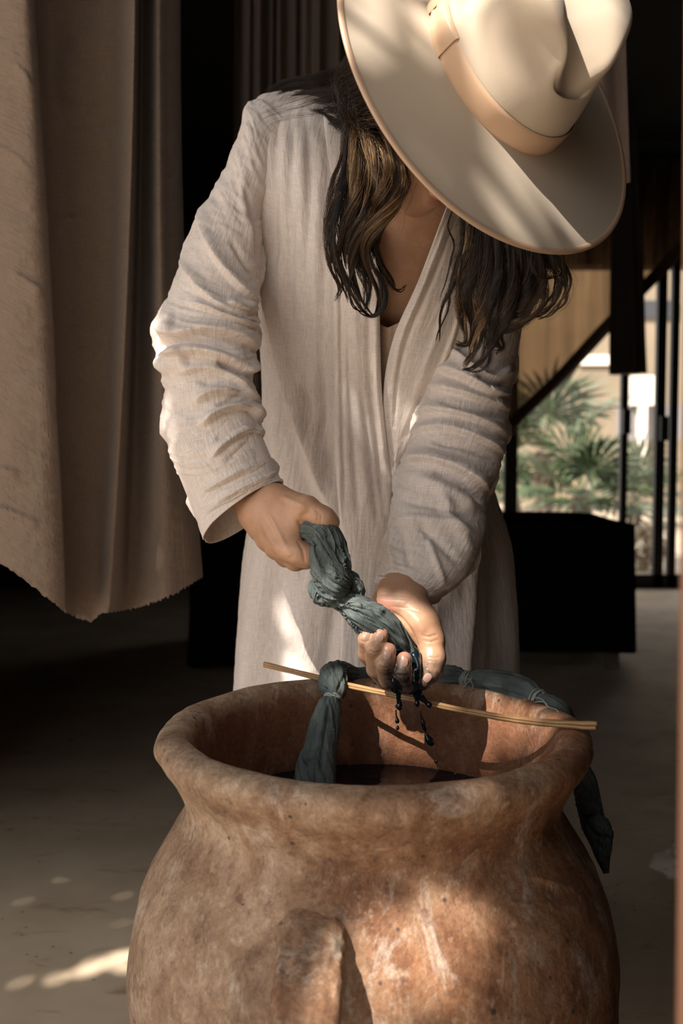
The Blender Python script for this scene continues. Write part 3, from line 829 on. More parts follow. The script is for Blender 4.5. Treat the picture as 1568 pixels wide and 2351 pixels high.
# building across the garden
bl_ = empty('building', (5, 16, 0)); tag(bl_, 'beige building with a white upper band across the garden', 'building')
YG = 16.0
def facade(px0, py0, px1, py1, Y, dep, name, mat, par):
    a = P(px0, py0, Y); b = P(px1, py1, Y)
    return box_obj(name, ((a[0] + b[0]) / 2, Y + dep / 2, (a[2] + b[2]) / 2), (b[0] - a[0], dep, a[2] - b[2]), mat, par)
facade(1100, -200, 1750, 1160, YG, 0.3, 'wall', M['beige_wall'], bl_)
facade(1330, 815, 1410, 838, YG - 0.06, 0.06, 'window', M['white_wall'], bl_)
facade(1440, 690, 1560, 730, YG - 0.05, 0.05, 'window', M['glass_dark'], bl_)
fw = empty('garden_wall', (3.5, 14, 0)); tag(fw, 'grey garden wall with a white block for a sunlit gap beyond the iron door posts', 'wall')
facade(1455, 862, 1508, 930, 14.0, 0.2, 'sunlit_gap', M['white_wall'], fw)  # white boxes stand in for a gap of sunlit building
facade(1468, 930, 1484, 1085, 14.0, 0.15, 'sunlit_gap_foot', M['white_wall'], fw)
for i in range(14):
    facade(1418 + i * 14, 930, 1429 + i * 14, 1010, 14.2, 0.05, 'panel', M['grey_panel'], fw)
facade(1380, 1010, 1640, 1085, 14.2, 0.12, 'base', M['beige_wall'], fw)

# crumpled rag on the floor at the right
rp = P(1548, 1998, 1.0); dd_ = ray(1545, 2000); tt = -H / dd_[2] ; rp = CAM0 + dd_ * tt
r = np.random.default_rng(4); n, m = 26, 36
th = np.linspace(0, np.pi / 2, n)[:, None]; ph = np.linspace(0, 2 * np.pi, m, endpoint=False)[None]
R = 0.075 * (1 + 0.45 * fbm(3 * np.cos(ph) + 2 + 0 * th, 3 * np.sin(ph) + 2 * th, 2, 4))
G = np.stack([rp[0] + 0.045 + R * np.sin(th) * np.cos(ph), rp[1] + R * np.sin(th) * np.sin(ph), 0.001 + 0.6 * R * np.cos(th) * (1 + 0.3 * fbm(4 * np.cos(ph) + 0 * th, 5 * th + np.sin(ph), 7, 3))], -1)
rgo = mesh_obj('rag', G.reshape(-1, 3), grid_faces(n, m, True), M['paper'], None, uv=grid_uv(G).reshape(-1, 2))
tag(rgo, 'small crumpled pale rag on the floor beside the door jamb', 'rag')
# ================================================================== clay pot
PX, PY = 0.0335, 1.05
pot = empty('clay_pot', (PX, PY, 0)); tag(pot, 'large round terracotta pot with a flared rim and strap handle', 'pot')
prof_o = [(0.0, 0.0), (0.10, 0.0), (0.135, 0.004), (0.165, 0.04), (0.218, 0.13), (0.250, 0.24), (0.2590, 0.325), (0.2545, 0.385), (0.239, 0.437), (0.217, 0.477), (0.2025, 0.500), (0.1985, 0.514),
          (0.202, 0.528), (0.211, 0.546), (0.2215, 0.561), (0.2285, 0.574), (0.2287, 0.584), (0.2235, 0.5915), (0.213, 0.5950), (0.204, 0.5945), (0.1970, 0.591), (0.1925, 0.583)]
prof_i = [(0.1885, 0.565), (0.1850, 0.54), (0.1830, 0.51), (0.187, 0.485), (0.203, 0.455), (0.226, 0.41), (0.240, 0.35), (0.238, 0.28), (0.20, 0.13), (0.12, 0.03), (0.0, 0.022)]
pr = crom(prof_o + prof_i, 264)
n, m = len(pr), 240
no = int(264 * (len(prof_o) - 0.6) / (len(prof_o) + len(prof_i) - 1))
th = np.linspace(0, 2 * np.pi, m, endpoint=False)
R = pr[:, 0][:, None] * np.ones(m)[None]; Z = pr[:, 1][:, None] * np.ones(m)[None]
arc = np.arange(n)[:, None] * np.ones(m)[None]
# hand-made unevenness
un = 0.0035 * fbm(2.2 * np.cos(th)[None] + 5, 2.2 * np.sin(th)[None] + 9 * Z, 4, 3) + 0.0011 * fbm(9 * np.cos(th)[None] + 3, 9 * np.sin(th)[None] + 30 * Z, 8, 3)
R = np.maximum(R + un * np.clip(R / 0.1, 0, 1), 0)
Z = Z + 0.0022 * fbm(1.3 * np.cos(th)[None] + 2 + 0 * Z, 1.3 * np.sin(th)[None] + 0 * Z, 12, 2) * smooth(0.45, 0.6, Z)
G = np.stack([PX + R * np.cos(th)[None], PY + R * np.sin(th)[None], Z], -1)
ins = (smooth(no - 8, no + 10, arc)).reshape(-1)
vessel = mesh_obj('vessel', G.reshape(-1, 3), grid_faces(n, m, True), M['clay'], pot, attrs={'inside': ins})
POT_BVH = BVHTree.FromPolygons([Vector(v) for v in G.reshape(-1, 3)], grid_faces(n, m, True).tolist())
def pot_hit(px, py):
    r = ray(px, py); r = r / np.linalg.norm(r)
    h = POT_BVH.ray_cast(Vector(CAM0), Vector(r)); return np.array(h[0]), np.array(h[1])

# strap handle on the near side
def rad_at(z): return float(np.interp(z, [p[1] for p in prof_o[:12]], [p[0] for p in prof_o[:12]]))
def on_pot(px, z, out):
    """point on the pot's near side under the vertical plane through column px, pushed out"""
    best = None
    for ang in np.linspace(-150, -30, 600):
        r_ = rad_at(z) + out; a = math.radians(ang); p = np.array([PX + r_ * math.cos(a), PY + r_ * math.sin(a), z])
        e = abs(proj(p)[0] - px)
        if best is None or e < best[0]: best = (e, p, a)
    return best[1], best[2]
hz = [(0.470, -0.016, 716), (0.470, 0.012, 714), (0.462, 0.036, 709), (0.440, 0.050, 700), (0.405, 0.056, 686), (0.365, 0.054, 672), (0.325, 0.046, 661), (0.285, 0.026, 654), (0.260, -0.010, 654)]
cp = np.array([on_pot(px, z, o)[0] for z, o, px in hz])
ctr = crom(cp, 90); tg = nrm(np.gradient(ctr, axis=0))
ang0 = on_pot(690, 0.33, 0.03)[1]
side = np.array([-math.sin(ang0), math.cos(ang0), 0.0]); side = nrm(side)
s = np.linspace(0, 2 * np.pi, 56, endpoint=False)
ex = 2.6
sx_ = np.sign(np.cos(s)) * np.abs(np.cos(s)) ** (2 / ex); sy_ = np.sign(np.sin(s)) * np.abs(np.sin(s)) ** (2 / ex)
nm = nrm(np.cross(tg, side)); wd = crom(np.array([[0.031], [0.030], [0.029], [0.029], [0.029], [0.029], [0.030], [0.032], [0.034]]), 90)[:, 0]
tk = crom(np.array([[0.013], [0.013], [0.0125], [0.012], [0.012], [0.012], [0.0125], [0.013], [0.014]]), 90)[:, 0]
Gh = ctr[:, None] + (wd[:, None] * sx_[None])[..., None] * side + (tk[:, None] * sy_[None])[..., None] * nm[:, None]
nr = grid_normals(Gh, True)
ii, jj = np.meshgrid(np.linspace(0, 6, 90), s, indexing='ij')
Gh = Gh + nr * (0.0030 * fbm(ii * 1.3, 2 * np.cos(jj) + 4, 3, 3) + 0.0014 * fbm(ii * 4, 5 * np.cos(jj), 6, 3))[..., None]
V, f = capped(Gh)
mesh_obj('handle', V, f, M['clay'], pot, attrs={'inside': np.full(len(V), 0.0)})

# ---------------------------------------------------- dye bath
n, m = 40, 160
rr = np.linspace(0, 1, n)[:, None]; ph = np.linspace(0, 2 * np.pi, m, endpoint=False)[None]
ZD = 0.490
G = np.stack([PX + rr * 0.192 * np.cos(ph), PY + rr * 0.192 * np.sin(ph), ZD + 0.0009 * fbm(14 * rr * np.cos(ph), 14 * rr * np.sin(ph), 3, 3)], -1)
tag(mesh_obj('dye_bath', G.reshape(-1, 3), grid_faces(n, m, True), M['dye']), 'blue-black liquid dye filling the clay pot', 'dye')

# ---------------------------------------------------- split bamboo resting across the rim
bs = empty('bamboo_splint', tuple(P(1330, 1667, 1.07))); tag(bs, 'split bamboo stick lying across the pot rim', 'stick')
def flat_strip(name, pts, w, tks, mat, parent, roll=0.0, n=120):
    p = crom(np.array(pts), n); t = nrm(np.gradient(p, axis=0)); up = np.array([0, -0.55, 0.83])
    sd_ = nrm(np.cross(t, up)); u = np.cross(sd_, t)
    s = np.linspace(0, 2 * np.pi, 14, endpoint=False)
    sx = np.sign(np.cos(s)) * np.abs(np.cos(s)) ** 0.6; sy = np.sign(np.sin(s)) * np.abs(np.sin(s)) ** 0.6
    G = p[:, None] + w * sx[None, :, None] * sd_[:, None] + tks * sy[None, :, None] * u[:, None]
    G = G + 0.0006 * fbm(np.linspace(0, 9, n)[:, None] + 0 * s[None], np.cos(s)[None] + 0 * p[:, :1], 3, 3)[..., None]
    V, f = capped(G); uv = np.vstack([grid_uv(G)[..., ::-1].reshape(-1, 2), [[0, 0], [0, 0]]])
    return mesh_obj(name, V, f, mat, parent, uv=uv)
def Pz(px, py, z):
    r = ray(px, py); return CAM0 + r * ((z - H) / r[2])
ca_, cb_ = Pz(790, 1569, 0.601), Pz(1305, 1662, 0.602)
def stick_pt(px, py):     # keep every point on the line of sight at the stick's own depth between its two contacts
    k_ = (px - 790) / (1305 - 790); return P(px, py, 1 / ((1 - k_) / ca_[1] + k_ / cb_[1]))
sp1 = [stick_pt(*q) for q in ((607, 1523), (700, 1546), (800, 1571), (930, 1599), (1060, 1628), (1190, 1650), (1290, 1659), (1372, 1661))]
sp2 = [stick_pt(*q) for q in ((607, 1528), (700, 1551), (800, 1576), (930, 1604), (1060, 1633), (1190, 1656), (1290, 1666), (1370, 1671))]
flat_strip('strip', sp1, 0.0022, 0.0020, M['bamboo'], bs)
flat_strip('strip', sp2, 0.0022, 0.0018, M['bamboo'], bs)

# ---------------------------------------------------- dyed cloth ropes
def rope(name, path, rad, parent, n=260, m=120, ridges=9, tw=2.0, amp=0.16, seed=1, folds=None, squash=None, fine=0.05):
    path = np.array(path); rad = np.array(rad)
    def shp(t, s):
        ph_ = tw * t * 2 * np.pi + 0.9 * np.sin(7 * t + seed)
        a = perlin((np.cos(s + ph_) * ridges / 4 + 9), np.sin(s + ph_) * ridges / 4 + 2.2 * t * 4 + seed, seed)
        b = perlin((np.cos(s + ph_ * 1.2) * ridges / 1.8 + 3), np.sin(s + ph_ * 1.2) * ridges / 1.8 + 3.0 * t * 4 + seed, seed + 5)
        c_ = perlin(np.cos(s + ph_) * ridges * 1.3 + 1, np.sin(s + ph_) * ridges * 1.3 + 4 * t * 3, seed + 8)
        return 1 + amp * (1.6 * (0.35 - np.abs(a) * 2.0)) + amp * 0.8 * (0.3 - 2 * np.abs(b)) + fine * c_
    G = ptube(path, rad, n, m, shape=shp, up=(0, -1, 0.2))
    if folds:
        q = proj(G); nr = grid_normals(G, True)
        cen = G.mean(1, keepdims=True); sgn = np.sign(((G - cen) * nr).sum(-1).mean()); nr = nr * sgn
        fr = ((G - CAM0) * nr).sum(-1) < 0
        G = G + nr * 0.75 * strokes(q, fr, folds)[..., None]
    V, f = capped(G); uv = np.vstack([grid_uv(G).reshape(-1, 2), [[0, 0], [0, 0]]])
    return mesh_obj(name, V, f, M['dyed'], parent, uv=uv)

def tie(parent, c, ax, r, turns=4, seed=0, w=0.0009, pitch=0.0016):
    """thread wound round a rope"""
    ax = nrm(ax); u = nrm(np.cross(ax, (0.2, 1, 0.3))); v = np.cross(ax, u)
    rr_ = np.random.default_rng(seed); k = turns * 16
    a = np.linspace(0, 2 * np.pi * turns, k)
    off = np.cumsum(rr_.normal(0, 0.0004, k)) + (np.linspace(-0.5, 0.5, k)) * pitch * turns
    R_ = r * (1 + 0.05 * rr_.normal(size=k))
    pts = np.array(c) + (R_ * np.cos(a))[:, None] * u + (R_ * np.sin(a))[:, None] * v + off[:, None] * ax
    G = ptube(pts, np.full(k, w), k * 2, 6)
    V, f = capped(G); return mesh_obj('tie', V, f, M['thread'], parent)

# cloth wrung between the two hands
wc = empty('wrung_cloth', tuple(P(790, 1370, 1.11))); tag(wc, 'wet grey-green cloth twisted and wrung between both hands', 'cloth')
kk = 1.115 / F
pa = [(690, 1222, 1.150, 22), (722, 1218, 1.128, 31), (747, 1236, 1.118, 37), (756, 1275, 1.112, 43), (762, 1315, 1.108, 45), (768, 1348, 1.105, 42), (782, 1372, 1.105, 29), (798, 1384, 1.105, 27), (825, 1404, 1.104, 37), (858, 1428, 1.104, 41), (890, 1450, 1.108, 36), (918, 1478, 1.112, 28), (938, 1506, 1.114, 22), (948, 1530, 1.114, 15)]
fa = [('r', -5, 7, [(712, 1225), (738, 1290), (748, 1330)]), ('r', 4, 9, [(725, 1225), (755, 1290), (770, 1330)]), ('r', -5, 6, [(745, 1222), (775, 1270), (800, 1312)]), ('r', -4.5, 5, [(765, 1222), (785, 1262), (805, 1298)]),
      ('r', 3, 13, [(745, 1305), (772, 1325), (780, 1355)]), ('r', -4, 8, [(720, 1320), (735, 1350), (760, 1370)]), ('r', -4, 5, [(770, 1385), (800, 1430), (840, 1460)]), ('r', -4, 5, [(785, 1378), (830, 1412), (870, 1440)]),
      ('r', -3, 4, [(795, 1425), (820, 1445), (850, 1462)]), ('o', 4, 7, [(820, 1385), (850, 1398), (880, 1400)]), ('r', -4, 5, [(855, 1400), (880, 1430), (920, 1470)]), ('r', 3, 6, [(880, 1425), (910, 1455), (935, 1490)]), ('r', -3, 4, [(760, 1225), (740, 1240), (712, 1250)])]
rope('twist', [P(x, y, d) for x, y, d, r in pa], [r * kk for *_, r in pa], wc, 250, 124, 9, 0.55, 0.13, 3, fa, fine=0.06)
pb = [(792, 1318, 1.125, 10), (806, 1330, 1.118, 18), (818, 1352, 1.116, 19), (818, 1378, 1.116, 16), (806, 1392, 1.114, 9)]
rope('loose_fold', [P(x, y, d) for x, y, d, r in pb], [r * kk for *_, r in pb], wc, 90, 60, 6, 0.4, 0.2, 6)
pb = [(716, 1230, 1.128, 7), (718, 1222, 1.118, 13), (735, 1216, 1.112, 15), (756, 1216, 1.112, 14), (772, 1224, 1.114, 10), (780, 1240, 1.118, 6)]
rope('loose_fold', [P(x, y, d) for x, y, d, r in pb], [r * kk for *_, r in pb], wc, 90, 60, 6, 0.4, 0.2, 9)
pb = [(735, 1330, 1.115, 8), (722, 1345, 1.108, 14), (732, 1368, 1.106, 17), (752, 1380, 1.106, 14), (772, 1384, 1.108, 8)]
rope('loose_fold', [P(x, y, d) for x, y, d, r in pb], [r * kk for *_, r in pb], wc, 90, 60, 6, 0.4, 0.2, 12)

def film(pl, par):
    q = np.array([P(x, y, d) for x, y, d, r in pl]); rr0 = np.array([r * d / F for x, y, d, r in pl])
    G = ptube(q, rr0, 14 * len(pl), 20, shape=lambda t, s: 1 + 0.22 * np.sin(3 * s + 7 * t) * np.sin(9 * t + s)); V, f = capped(G)
    return mesh_obj('dye_film', V, f, M['wet'], par)
for pl in ([(905, 1492, 1.106, 6), (908, 1520, 1.094, 10), (908, 1548, 1.088, 11), (910, 1572, 1.086, 9), (913, 1586, 1.088, 6)], [(930, 1486, 1.116, 8), (948, 1500, 1.110, 14), (955, 1530, 1.102, 14), (952, 1560, 1.094, 13), (960, 1582, 1.094, 11)],
           [(884, 1470, 1.106, 5), (900, 1480, 1.100, 9), (912, 1490, 1.100, 9), (925, 1488, 1.106, 5)], [(866, 1490, 1.100, 4), (872, 1512, 1.088, 6), (872, 1532, 1.088, 4)], [(892, 1578, 1.106, 5), (915, 1584, 1.098, 9), (940, 1586, 1.098, 9), (962, 1580, 1.098, 8)]):
    film(pl, wc)

# tied cloth: dips in the dye, over the splint, along the back rim, down the outside
dc = empty('tied_cloth', tuple(P(1160, 1590, 1.26))); tag(dc, 'long grey-green cloth tied at intervals and laid along the pot rim into the dye', 'cloth')
def Yrim(px, r):
    """depth at which the pixel column meets the back of a circle of radius r round the pot axis"""
    k_ = (px - 784) / F / CP
    A_, B_, C_ = 1 + k_ * k_, -2 * (k_ * PX + PY), PX ** 2 + PY ** 2 - r * r
    D_ = B_ * B_ - 4 * A_ * C_
    return (-B_ + math.sqrt(max(D_, 0))) / (2 * A_)
pc = [(722, 1850, 1.125, 46), (724, 1790, 1.135, 46), (727, 1755, 1.145, 45), (735, 1715, 1.155, 38), (747, 1660, 1.168, 35), (757, 1622, 1.178, 30), (764, 1603, 1.183, 20), (766, 1588, 1.190, 29), (764, 1562, 1.205, 34), (768, 1543, 1.228, 27), (786, 1541, 1.25, 22)]
pc += [(x, y, Yrim(x, rr0), r) for x, y, rr0, r in ((815, 1553, .215, 21), (850, 1552, .217, 21), (920, 1552, .217, 25), (985, 1553, .217, 27), (1040, 1557, .217, 28), (1074, 1562, .217, 19), (1110, 1565, .217, 29), (1165, 1576, .217, 35), (1208, 1592, .217, 34), (1237, 1608, .218, 21), (1262, 1622, .222, 28), (1288, 1644, .232, 28))]
pc += [(1312, 1700, 1.165, 20), (1330, 1760, 1.165, 22), (1343, 1800, 1.16, 28), (1352, 1845, 1.155, 28), (1362, 1890, 1.15, 28), (1378, 1925, 1.14, 28), (1384, 1965, 1.13, 18), (1392, 2005, 1.12, 7)]
fc = [('r', -3, 4, [(700, 1770), (718, 1700), (738, 1625)]), ('r', -2.5, 4, [(735, 1780), (745, 1700), (755, 1625)]), ('r', 2.5, 6, [(720, 1780), (735, 1700), (747, 1630)]), ('r', -2, 3, [(765, 1700), (768, 1650), (765, 1620)]), ('r', -2.5, 4, [(750, 1590), (752, 1560), (765, 1540)]), ('r', -2.5, 4, [(775, 1588), (785, 1565), (795, 1545)]),
      ('r', -2, 3, [(985, 1560), (1030, 1562), (1068, 1566)]), ('r', -2, 3, [(990, 1572), (1030, 1573), (1068, 1570)]), ('r', -2, 3, [(1085, 1566), (1150, 1574), (1225, 1602)]), ('r', -2, 3, [(1085, 1574), (1150, 1592), (1225, 1612)]), ('r', -2, 3, [(1110, 1560), (1170, 1566), (1220, 1590)])]
pts = [P(x, y, d) for x, y, d, r in pc]; rds = [r * d / F for x, y, d, r in pc]
rope('rope', pts, rds, dc, 480, 72, 10, 1.6, 0.10, 5, fc, fine=0.05)
def tie_at(px, py, i, extra=1.05, **k):
    j = [q[:2] for q in pc].index((px, py)); ax = np.array(pts[j + 1]) - np.array(pts[j - 1])
    tie(dc, pts[j], ax, rds[j] * extra, **k)
tie_at(764, 1603, 0, 1.03, turns=3, seed=1, w=0.0008)
tie_at(1074, 1562, 0, 1.10, turns=7, seed=2, pitch=0.0014)
tie_at(1237, 1608, 0, 1.10, turns=7, seed=3, pitch=0.0016)
for sd_, pl in ((1, [(1225, 1600), (1245, 1606), (1258, 1622), (1278, 1630), (1290, 1648)]), (2, [(1228, 1612), (1250, 1612), (1262, 1628), (1284, 1640), (1300, 1652)]), (3, [(1066, 1556), (1080, 1562), (1086, 1580), (1074, 1588)]), (4, [(1064, 1580), (1084, 1556)])):
    q = [P(x, y, Yrim(x, 0.217) - 0.021) for x, y in pl]
    tube_obj('thread_end', q, [0.0008] * len(q), M['thread'], dc, 40, 6)
# loose leaf-like folds at the outside end
for pb in ([(1345, 1878, 1.14, 10), (1372, 1888, 1.125, 20), (1392, 1908, 1.12, 16), (1406, 1924, 1.12, 4)], [(1332, 1815, 1.15, 10), (1345, 1845, 1.135, 22), (1366, 1862, 1.13, 15), (1374, 1878, 1.13, 5)], [(1360, 1905, 1.14, 10), (1386, 1932, 1.12, 17), (1385, 1965, 1.115, 14), (1390, 1992, 1.115, 6)], [(1338, 1860, 1.14, 8), (1352, 1900, 1.13, 15), (1372, 1945, 1.12, 13), (1378, 1980, 1.12, 6)]):
    rope('loose_fold', [P(x, y, d) for x, y, d, r in pb], [r * d / F for x, y, d, r in pb], dc, 70, 48, 7, 0.4, 0.22, len(pb) + int(pb[0][0]))

# ---------------------------------------------------- dripping dye
GRP = 'dye drips falling from the wrung cloth'
def drip(pl, label, Y=1.105):
    q = np.array([P(x, y, Y) for x, y, r in pl]); r = np.array([w for *_, w in pl]) * Y / F
    o = empty('dye_drip', tuple(q[-1])); tag(o, label, 'drip', GRP)
    G = ptube(q, r, 12 * len(pl), 14); V, f = capped(G)
    mesh_obj('strand', V, f, M['wet'], o)
    return o
drip([(908, 1556, 12), (915, 1575, 9), (915, 1600, 5.5), (917, 1616, 6.5), (916, 1622, 9), (912, 1627, 7)], 'straight strand of dark dye ending in a bead below the middle finger')
drip([(960, 1560, 15), (961, 1580, 14), (958, 1598, 11), (957, 1606, 5), (958, 1616, 6), (959, 1622, 3)], 'thick lobe of dark dye hanging below the thumb tip')
drip([(958, 1592, 8), (968, 1602, 8), (978, 1612, 5), (985, 1618, 7), (990, 1621, 5)], 'slanting finger of dark dye flung right from the lobe under the thumb')
drip([(909, 1630, 1.5), (910, 1645, 2), (912, 1654, 5), (912, 1660, 4)], 'thin dye thread with a bead over the far inner wall of the pot')
drip([(965, 1630, 1.5), (968, 1648, 3), (972, 1660, 6), (975, 1672, 6), (977, 1678, 2.5), (979, 1688, 5), (984, 1698, 9), (990, 1704, 9), (996, 1706, 6)], 'wavy dye strand ending in the fattest bead over the inner wall')
def bead(px, py, r, label, Y=1.11):
    q = P(px, py, Y); pl = [q + (0, 0, r * Y / F * k) for k in (1.6, 0.8, 0, -0.8, -1.05)]
    G = ptube(np.array(pl), np.array([0.15, 0.75, 1, 0.6, 0.1]) * r * Y / F, 24, 14); V, f = capped(G)
    o = mesh_obj('dye_drop', V, f, M['wet']); tag(o, label, 'drop', GRP)
bead(913, 1672, 4.2, 'single dye drop falling under the thin dye thread')
bead(1002, 1748, 3.6, 'single dye drop falling just above the liquid dye, beneath the fattest bead')
bead(1045, 1778, 3.0, 'tiny dye drop about to hit the liquid in the pot, smallest of the falling drops')
# ================================================================== person
FOOT = (0.07, 1.60, 0.0)
person = empty('person', FOOT)
tag(person, 'person in a loose pale gauze robe leaning over the clay pot and wringing wet cloth', 'person')

# hat / head frame
HU = nrm(HN + 0.0 * HF); HFF = nrm(HF - HU * (HF @ HU)); HLL = np.cross(HU, HFF)
HO = HC - 0.047 * HU - 0.030 * HFF - 0.010 * HLL
def hd(f, l, u): return HO + f * HFF + l * HLL + u * HU
HR = np.stack([HFF, HLL, HU])

# ---------------------------------------------------- robe torso
def loft2(st, n, m, ex=2.3):
    """st rows: Lx,Ly,Rx,Ry,Yc,d,(bx,by) ; ring in the plane of the px span and the view direction"""
    a = np.array([list(r) + [0] * (8 - len(r)) for r in st], float)
    c = crom(a, n)
    s = np.linspace(0, 2 * np.pi, m, endpoint=False)
    cs = np.sign(np.cos(s)) * np.abs(np.cos(s)) ** (2 / ex); sn = np.sign(np.sin(s)) * np.abs(np.sin(s)) ** (2 / ex)
    G = np.empty((n, m, 3))
    for i in range(n):
        Lp = P(c[i, 0], c[i, 1], c[i, 4]); Rp = P(c[i, 2], c[i, 3], c[i, 4])
        C = (Lp + Rp) / 2; av = (Rp - Lp) / 2
        b = nrm(ray((c[i, 0] + c[i, 2]) / 2, (c[i, 1] + c[i, 3]) / 2)) * c[i, 5] + np.array([c[i, 6], 0, -c[i, 7]]) * c[i, 4] / F
        G[i] = C + cs[:, None] * av + sn[:, None] * b
    return G, c
def outward(G):
    nr = grid_normals(G, True); cen = G.mean(1, keepdims=True)
    return nr * np.sign(((G - cen) * nr).sum(-1).mean())

TS = [(640, 222, 1160, 500, 1.385, 0.012), (592, 232, 1205, 545, 1.380, 0.035), (566, 275, 1215, 600, 1.372, 0.065), (568, 340, 1212, 660, 1.368, 0.090), (584, 450, 1198, 740, 1.375, 0.108), (592, 600, 1180, 850, 1.400, 0.120), (597, 760, 1162, 960, 1.435, 0.122), (606, 900, 1142, 1045, 1.470, 0.120),
      (600, 1000, 1128, 1095, 1.500, 0.122), (585, 1110, 1140, 1150, 1.520, 0.130), (568, 1230, 1166, 1240, 1.530, 0.142), (553, 1390, 1180, 1395, 1.540, 0.155), (540, 1560, 1191, 1560, 1.550, 0.165), (528, 1750, 1200, 1750, 1.560, 0.172), (518, 1950, 1208, 1950, 1.565, 0.178), (512, 2110, 1212, 2110, 1.565, 0.18)]
NT_, MT_ = 430, 390
G, cst = loft2(TS, NT_, MT_)
# trapezius bulge up towards the neck
sv = np.linspace(0, 2 * np.pi, MT_, endpoint=False); cs = np.cos(sv)
tt_ = np.linspace(0, 1, NT_)
wgt = (1 - smooth(0.0, 0.22, tt_))[:, None]
bul = (np.exp(-((cs + 0.45) / 0.40) ** 2) * 0.052 + np.exp(-((cs - 0.05) / 0.5) ** 2) * 0.02)[None]
G[..., 2] += wgt * bul
G[..., 1] += wgt * bul * 0.3
nr = outward(G); q = proj(G); front = ((G - CAM0) * nr).sum(-1) < 0
tf = [
    # gathers from the shoulder
    ('r', -2.2, 9, [(640, 270), (632, 420), (640, 620)]), ('r', -2.0, 8, [(672, 280), (670, 450), (668, 660), (664, 800)]), ('r', 2.4, 12, [(655, 270), (650, 450), (655, 700)]), ('r', -2.4, 9, [(705, 280), (712, 450), (706, 640)]), ('r', 2.4, 13, [(690, 300), (690, 500), (688, 760)]), ('r', 2.6, 13, [(735, 330), (728, 520), (722, 760), (722, 980)]), ('r', -2.2, 9, [(752, 430), (745, 600), (740, 800), (744, 1000)]), ('r', 2.0, 8, [(610, 380), (606, 560), (618, 760)]),
    # long drape from under the arm to the waist
    ('o', 7, 26, [(770, 1190), (730, 1110), (690, 1000), (655, 880), (628, 740), (604, 600)]), ('r', -6, 34, [(700, 900), (735, 1010), (770, 1130)]), ('r', -2.5, 14, [(650, 950), (690, 1080), (730, 1180)]), ('r', 3, 18, [(615, 960), (640, 1060), (690, 1190)]), ('r', -2.5, 9, [(598, 950), (610, 1030), (625, 1080)]),
    # skirt
    ('r', 5, 36, [(590, 1280), (580, 1420), (570, 1600), (560, 1900)]), ('r', -5, 26, [(650, 1260), (640, 1420), (630, 1620), (620, 1950)]), ('r', 6, 40, [(720, 1300), (715, 1450), (705, 1640), (700, 1950)]), ('r', -3, 14, [(770, 1380), (755, 1480), (740, 1600)]), ('r', 3, 12, [(792, 1400), (782, 1500), (775, 1600)]), ('o', 7, 14, [(1118, 1110), (1100, 1240), (1085, 1400), (1072, 1560), (1060, 1900)]), ('r', -4, 22, [(1040, 1380), (1020, 1480), (1010, 1600)]), ('r', -5, 18, [(1135, 1180), (1140, 1350), (1135, 1560), (1135, 1900)]), ('r', 4, 14, [(1160, 1240), (1170, 1400), (1175, 1560)]), ('r', 4, 26, [(960, 1420), (950, 1520), (945, 1620)]),
    # right chest
    ('r', -3, 12, [(1080, 780), (1040, 880), (985, 1000)]),
]
uvt = grid_uv(G)
D = 1.35 * strokes(q, front, tf) + 0.0035 * fbm(uvt[..., 0] * 14, uvt[..., 1] * 3.0, 5, 3) + 0.0012 * fbm(uvt[..., 0] * 60, uvt[..., 1] * 8, 15, 3) + 0.0008 * fbm(uvt[..., 0] * 90, uvt[..., 1] * 60, 25, 3)
D = D + 0.0022 * (0.5 - 2 * np.abs(perlin(uvt[..., 0] * 22 + 0.5 * np.sin(uvt[..., 1] * 9), uvt[..., 1] * 2.2, 61))) * (1 - smooth(0.5, 0.7, tt_))[:, None]
sk_ = smooth(0.62, 1.0, tt_)[:, None]
D = D + sk_ * 0.010 * np.sin(sv[None] * 11 + 1.5 * np.sin(sv[None] * 3)) * smooth(0.0, 0.5, np.abs(np.sin(sv[None] / 2)))
G0 = G.copy()
G = G + nr * D[..., None]
fq = grid_faces(NT_, MT_, True)
ROBE_BVH = BVHTree.FromPolygons([Vector(v) for v in G.reshape(-1, 3)], fq.tolist())
def cast(bvh, px, py):
    r = ray(px, py); r = r / np.linalg.norm(r)
    h = bvh.ray_cast(Vector(CAM0), Vector(r))
    return (np.array(h[0]), np.array(h[1])) if h[0] is not None else (None, None)
def castY(bvh, px, py, default):
    p, _ = cast(bvh, px, py)
    return default if p is None else p[1]
VOPEN = np.array([(825, 150), (838, 330), (850, 500), (855, 640), (857, 760), (862, 900), (876, 1040), (896, 1095), (906, 1050), (910, 960), (914, 870), (928, 775), (982, 648), (1040, 500), (1100, 380), (1080, 250)], float)
q = proj(G)
fc_ = q.reshape(-1, 2)[fq].mean(1); ff_ = front.reshape(-1)[fq].any(1)
kill = inside_poly(fc_, VOPEN) & ff_ | ((fq // MT_)[:, 0] < 3)
robe = mesh_obj('robe', G.reshape(-1, 3), fq[~kill], M['robe'], person, uv=uvt.reshape(-1, 2))

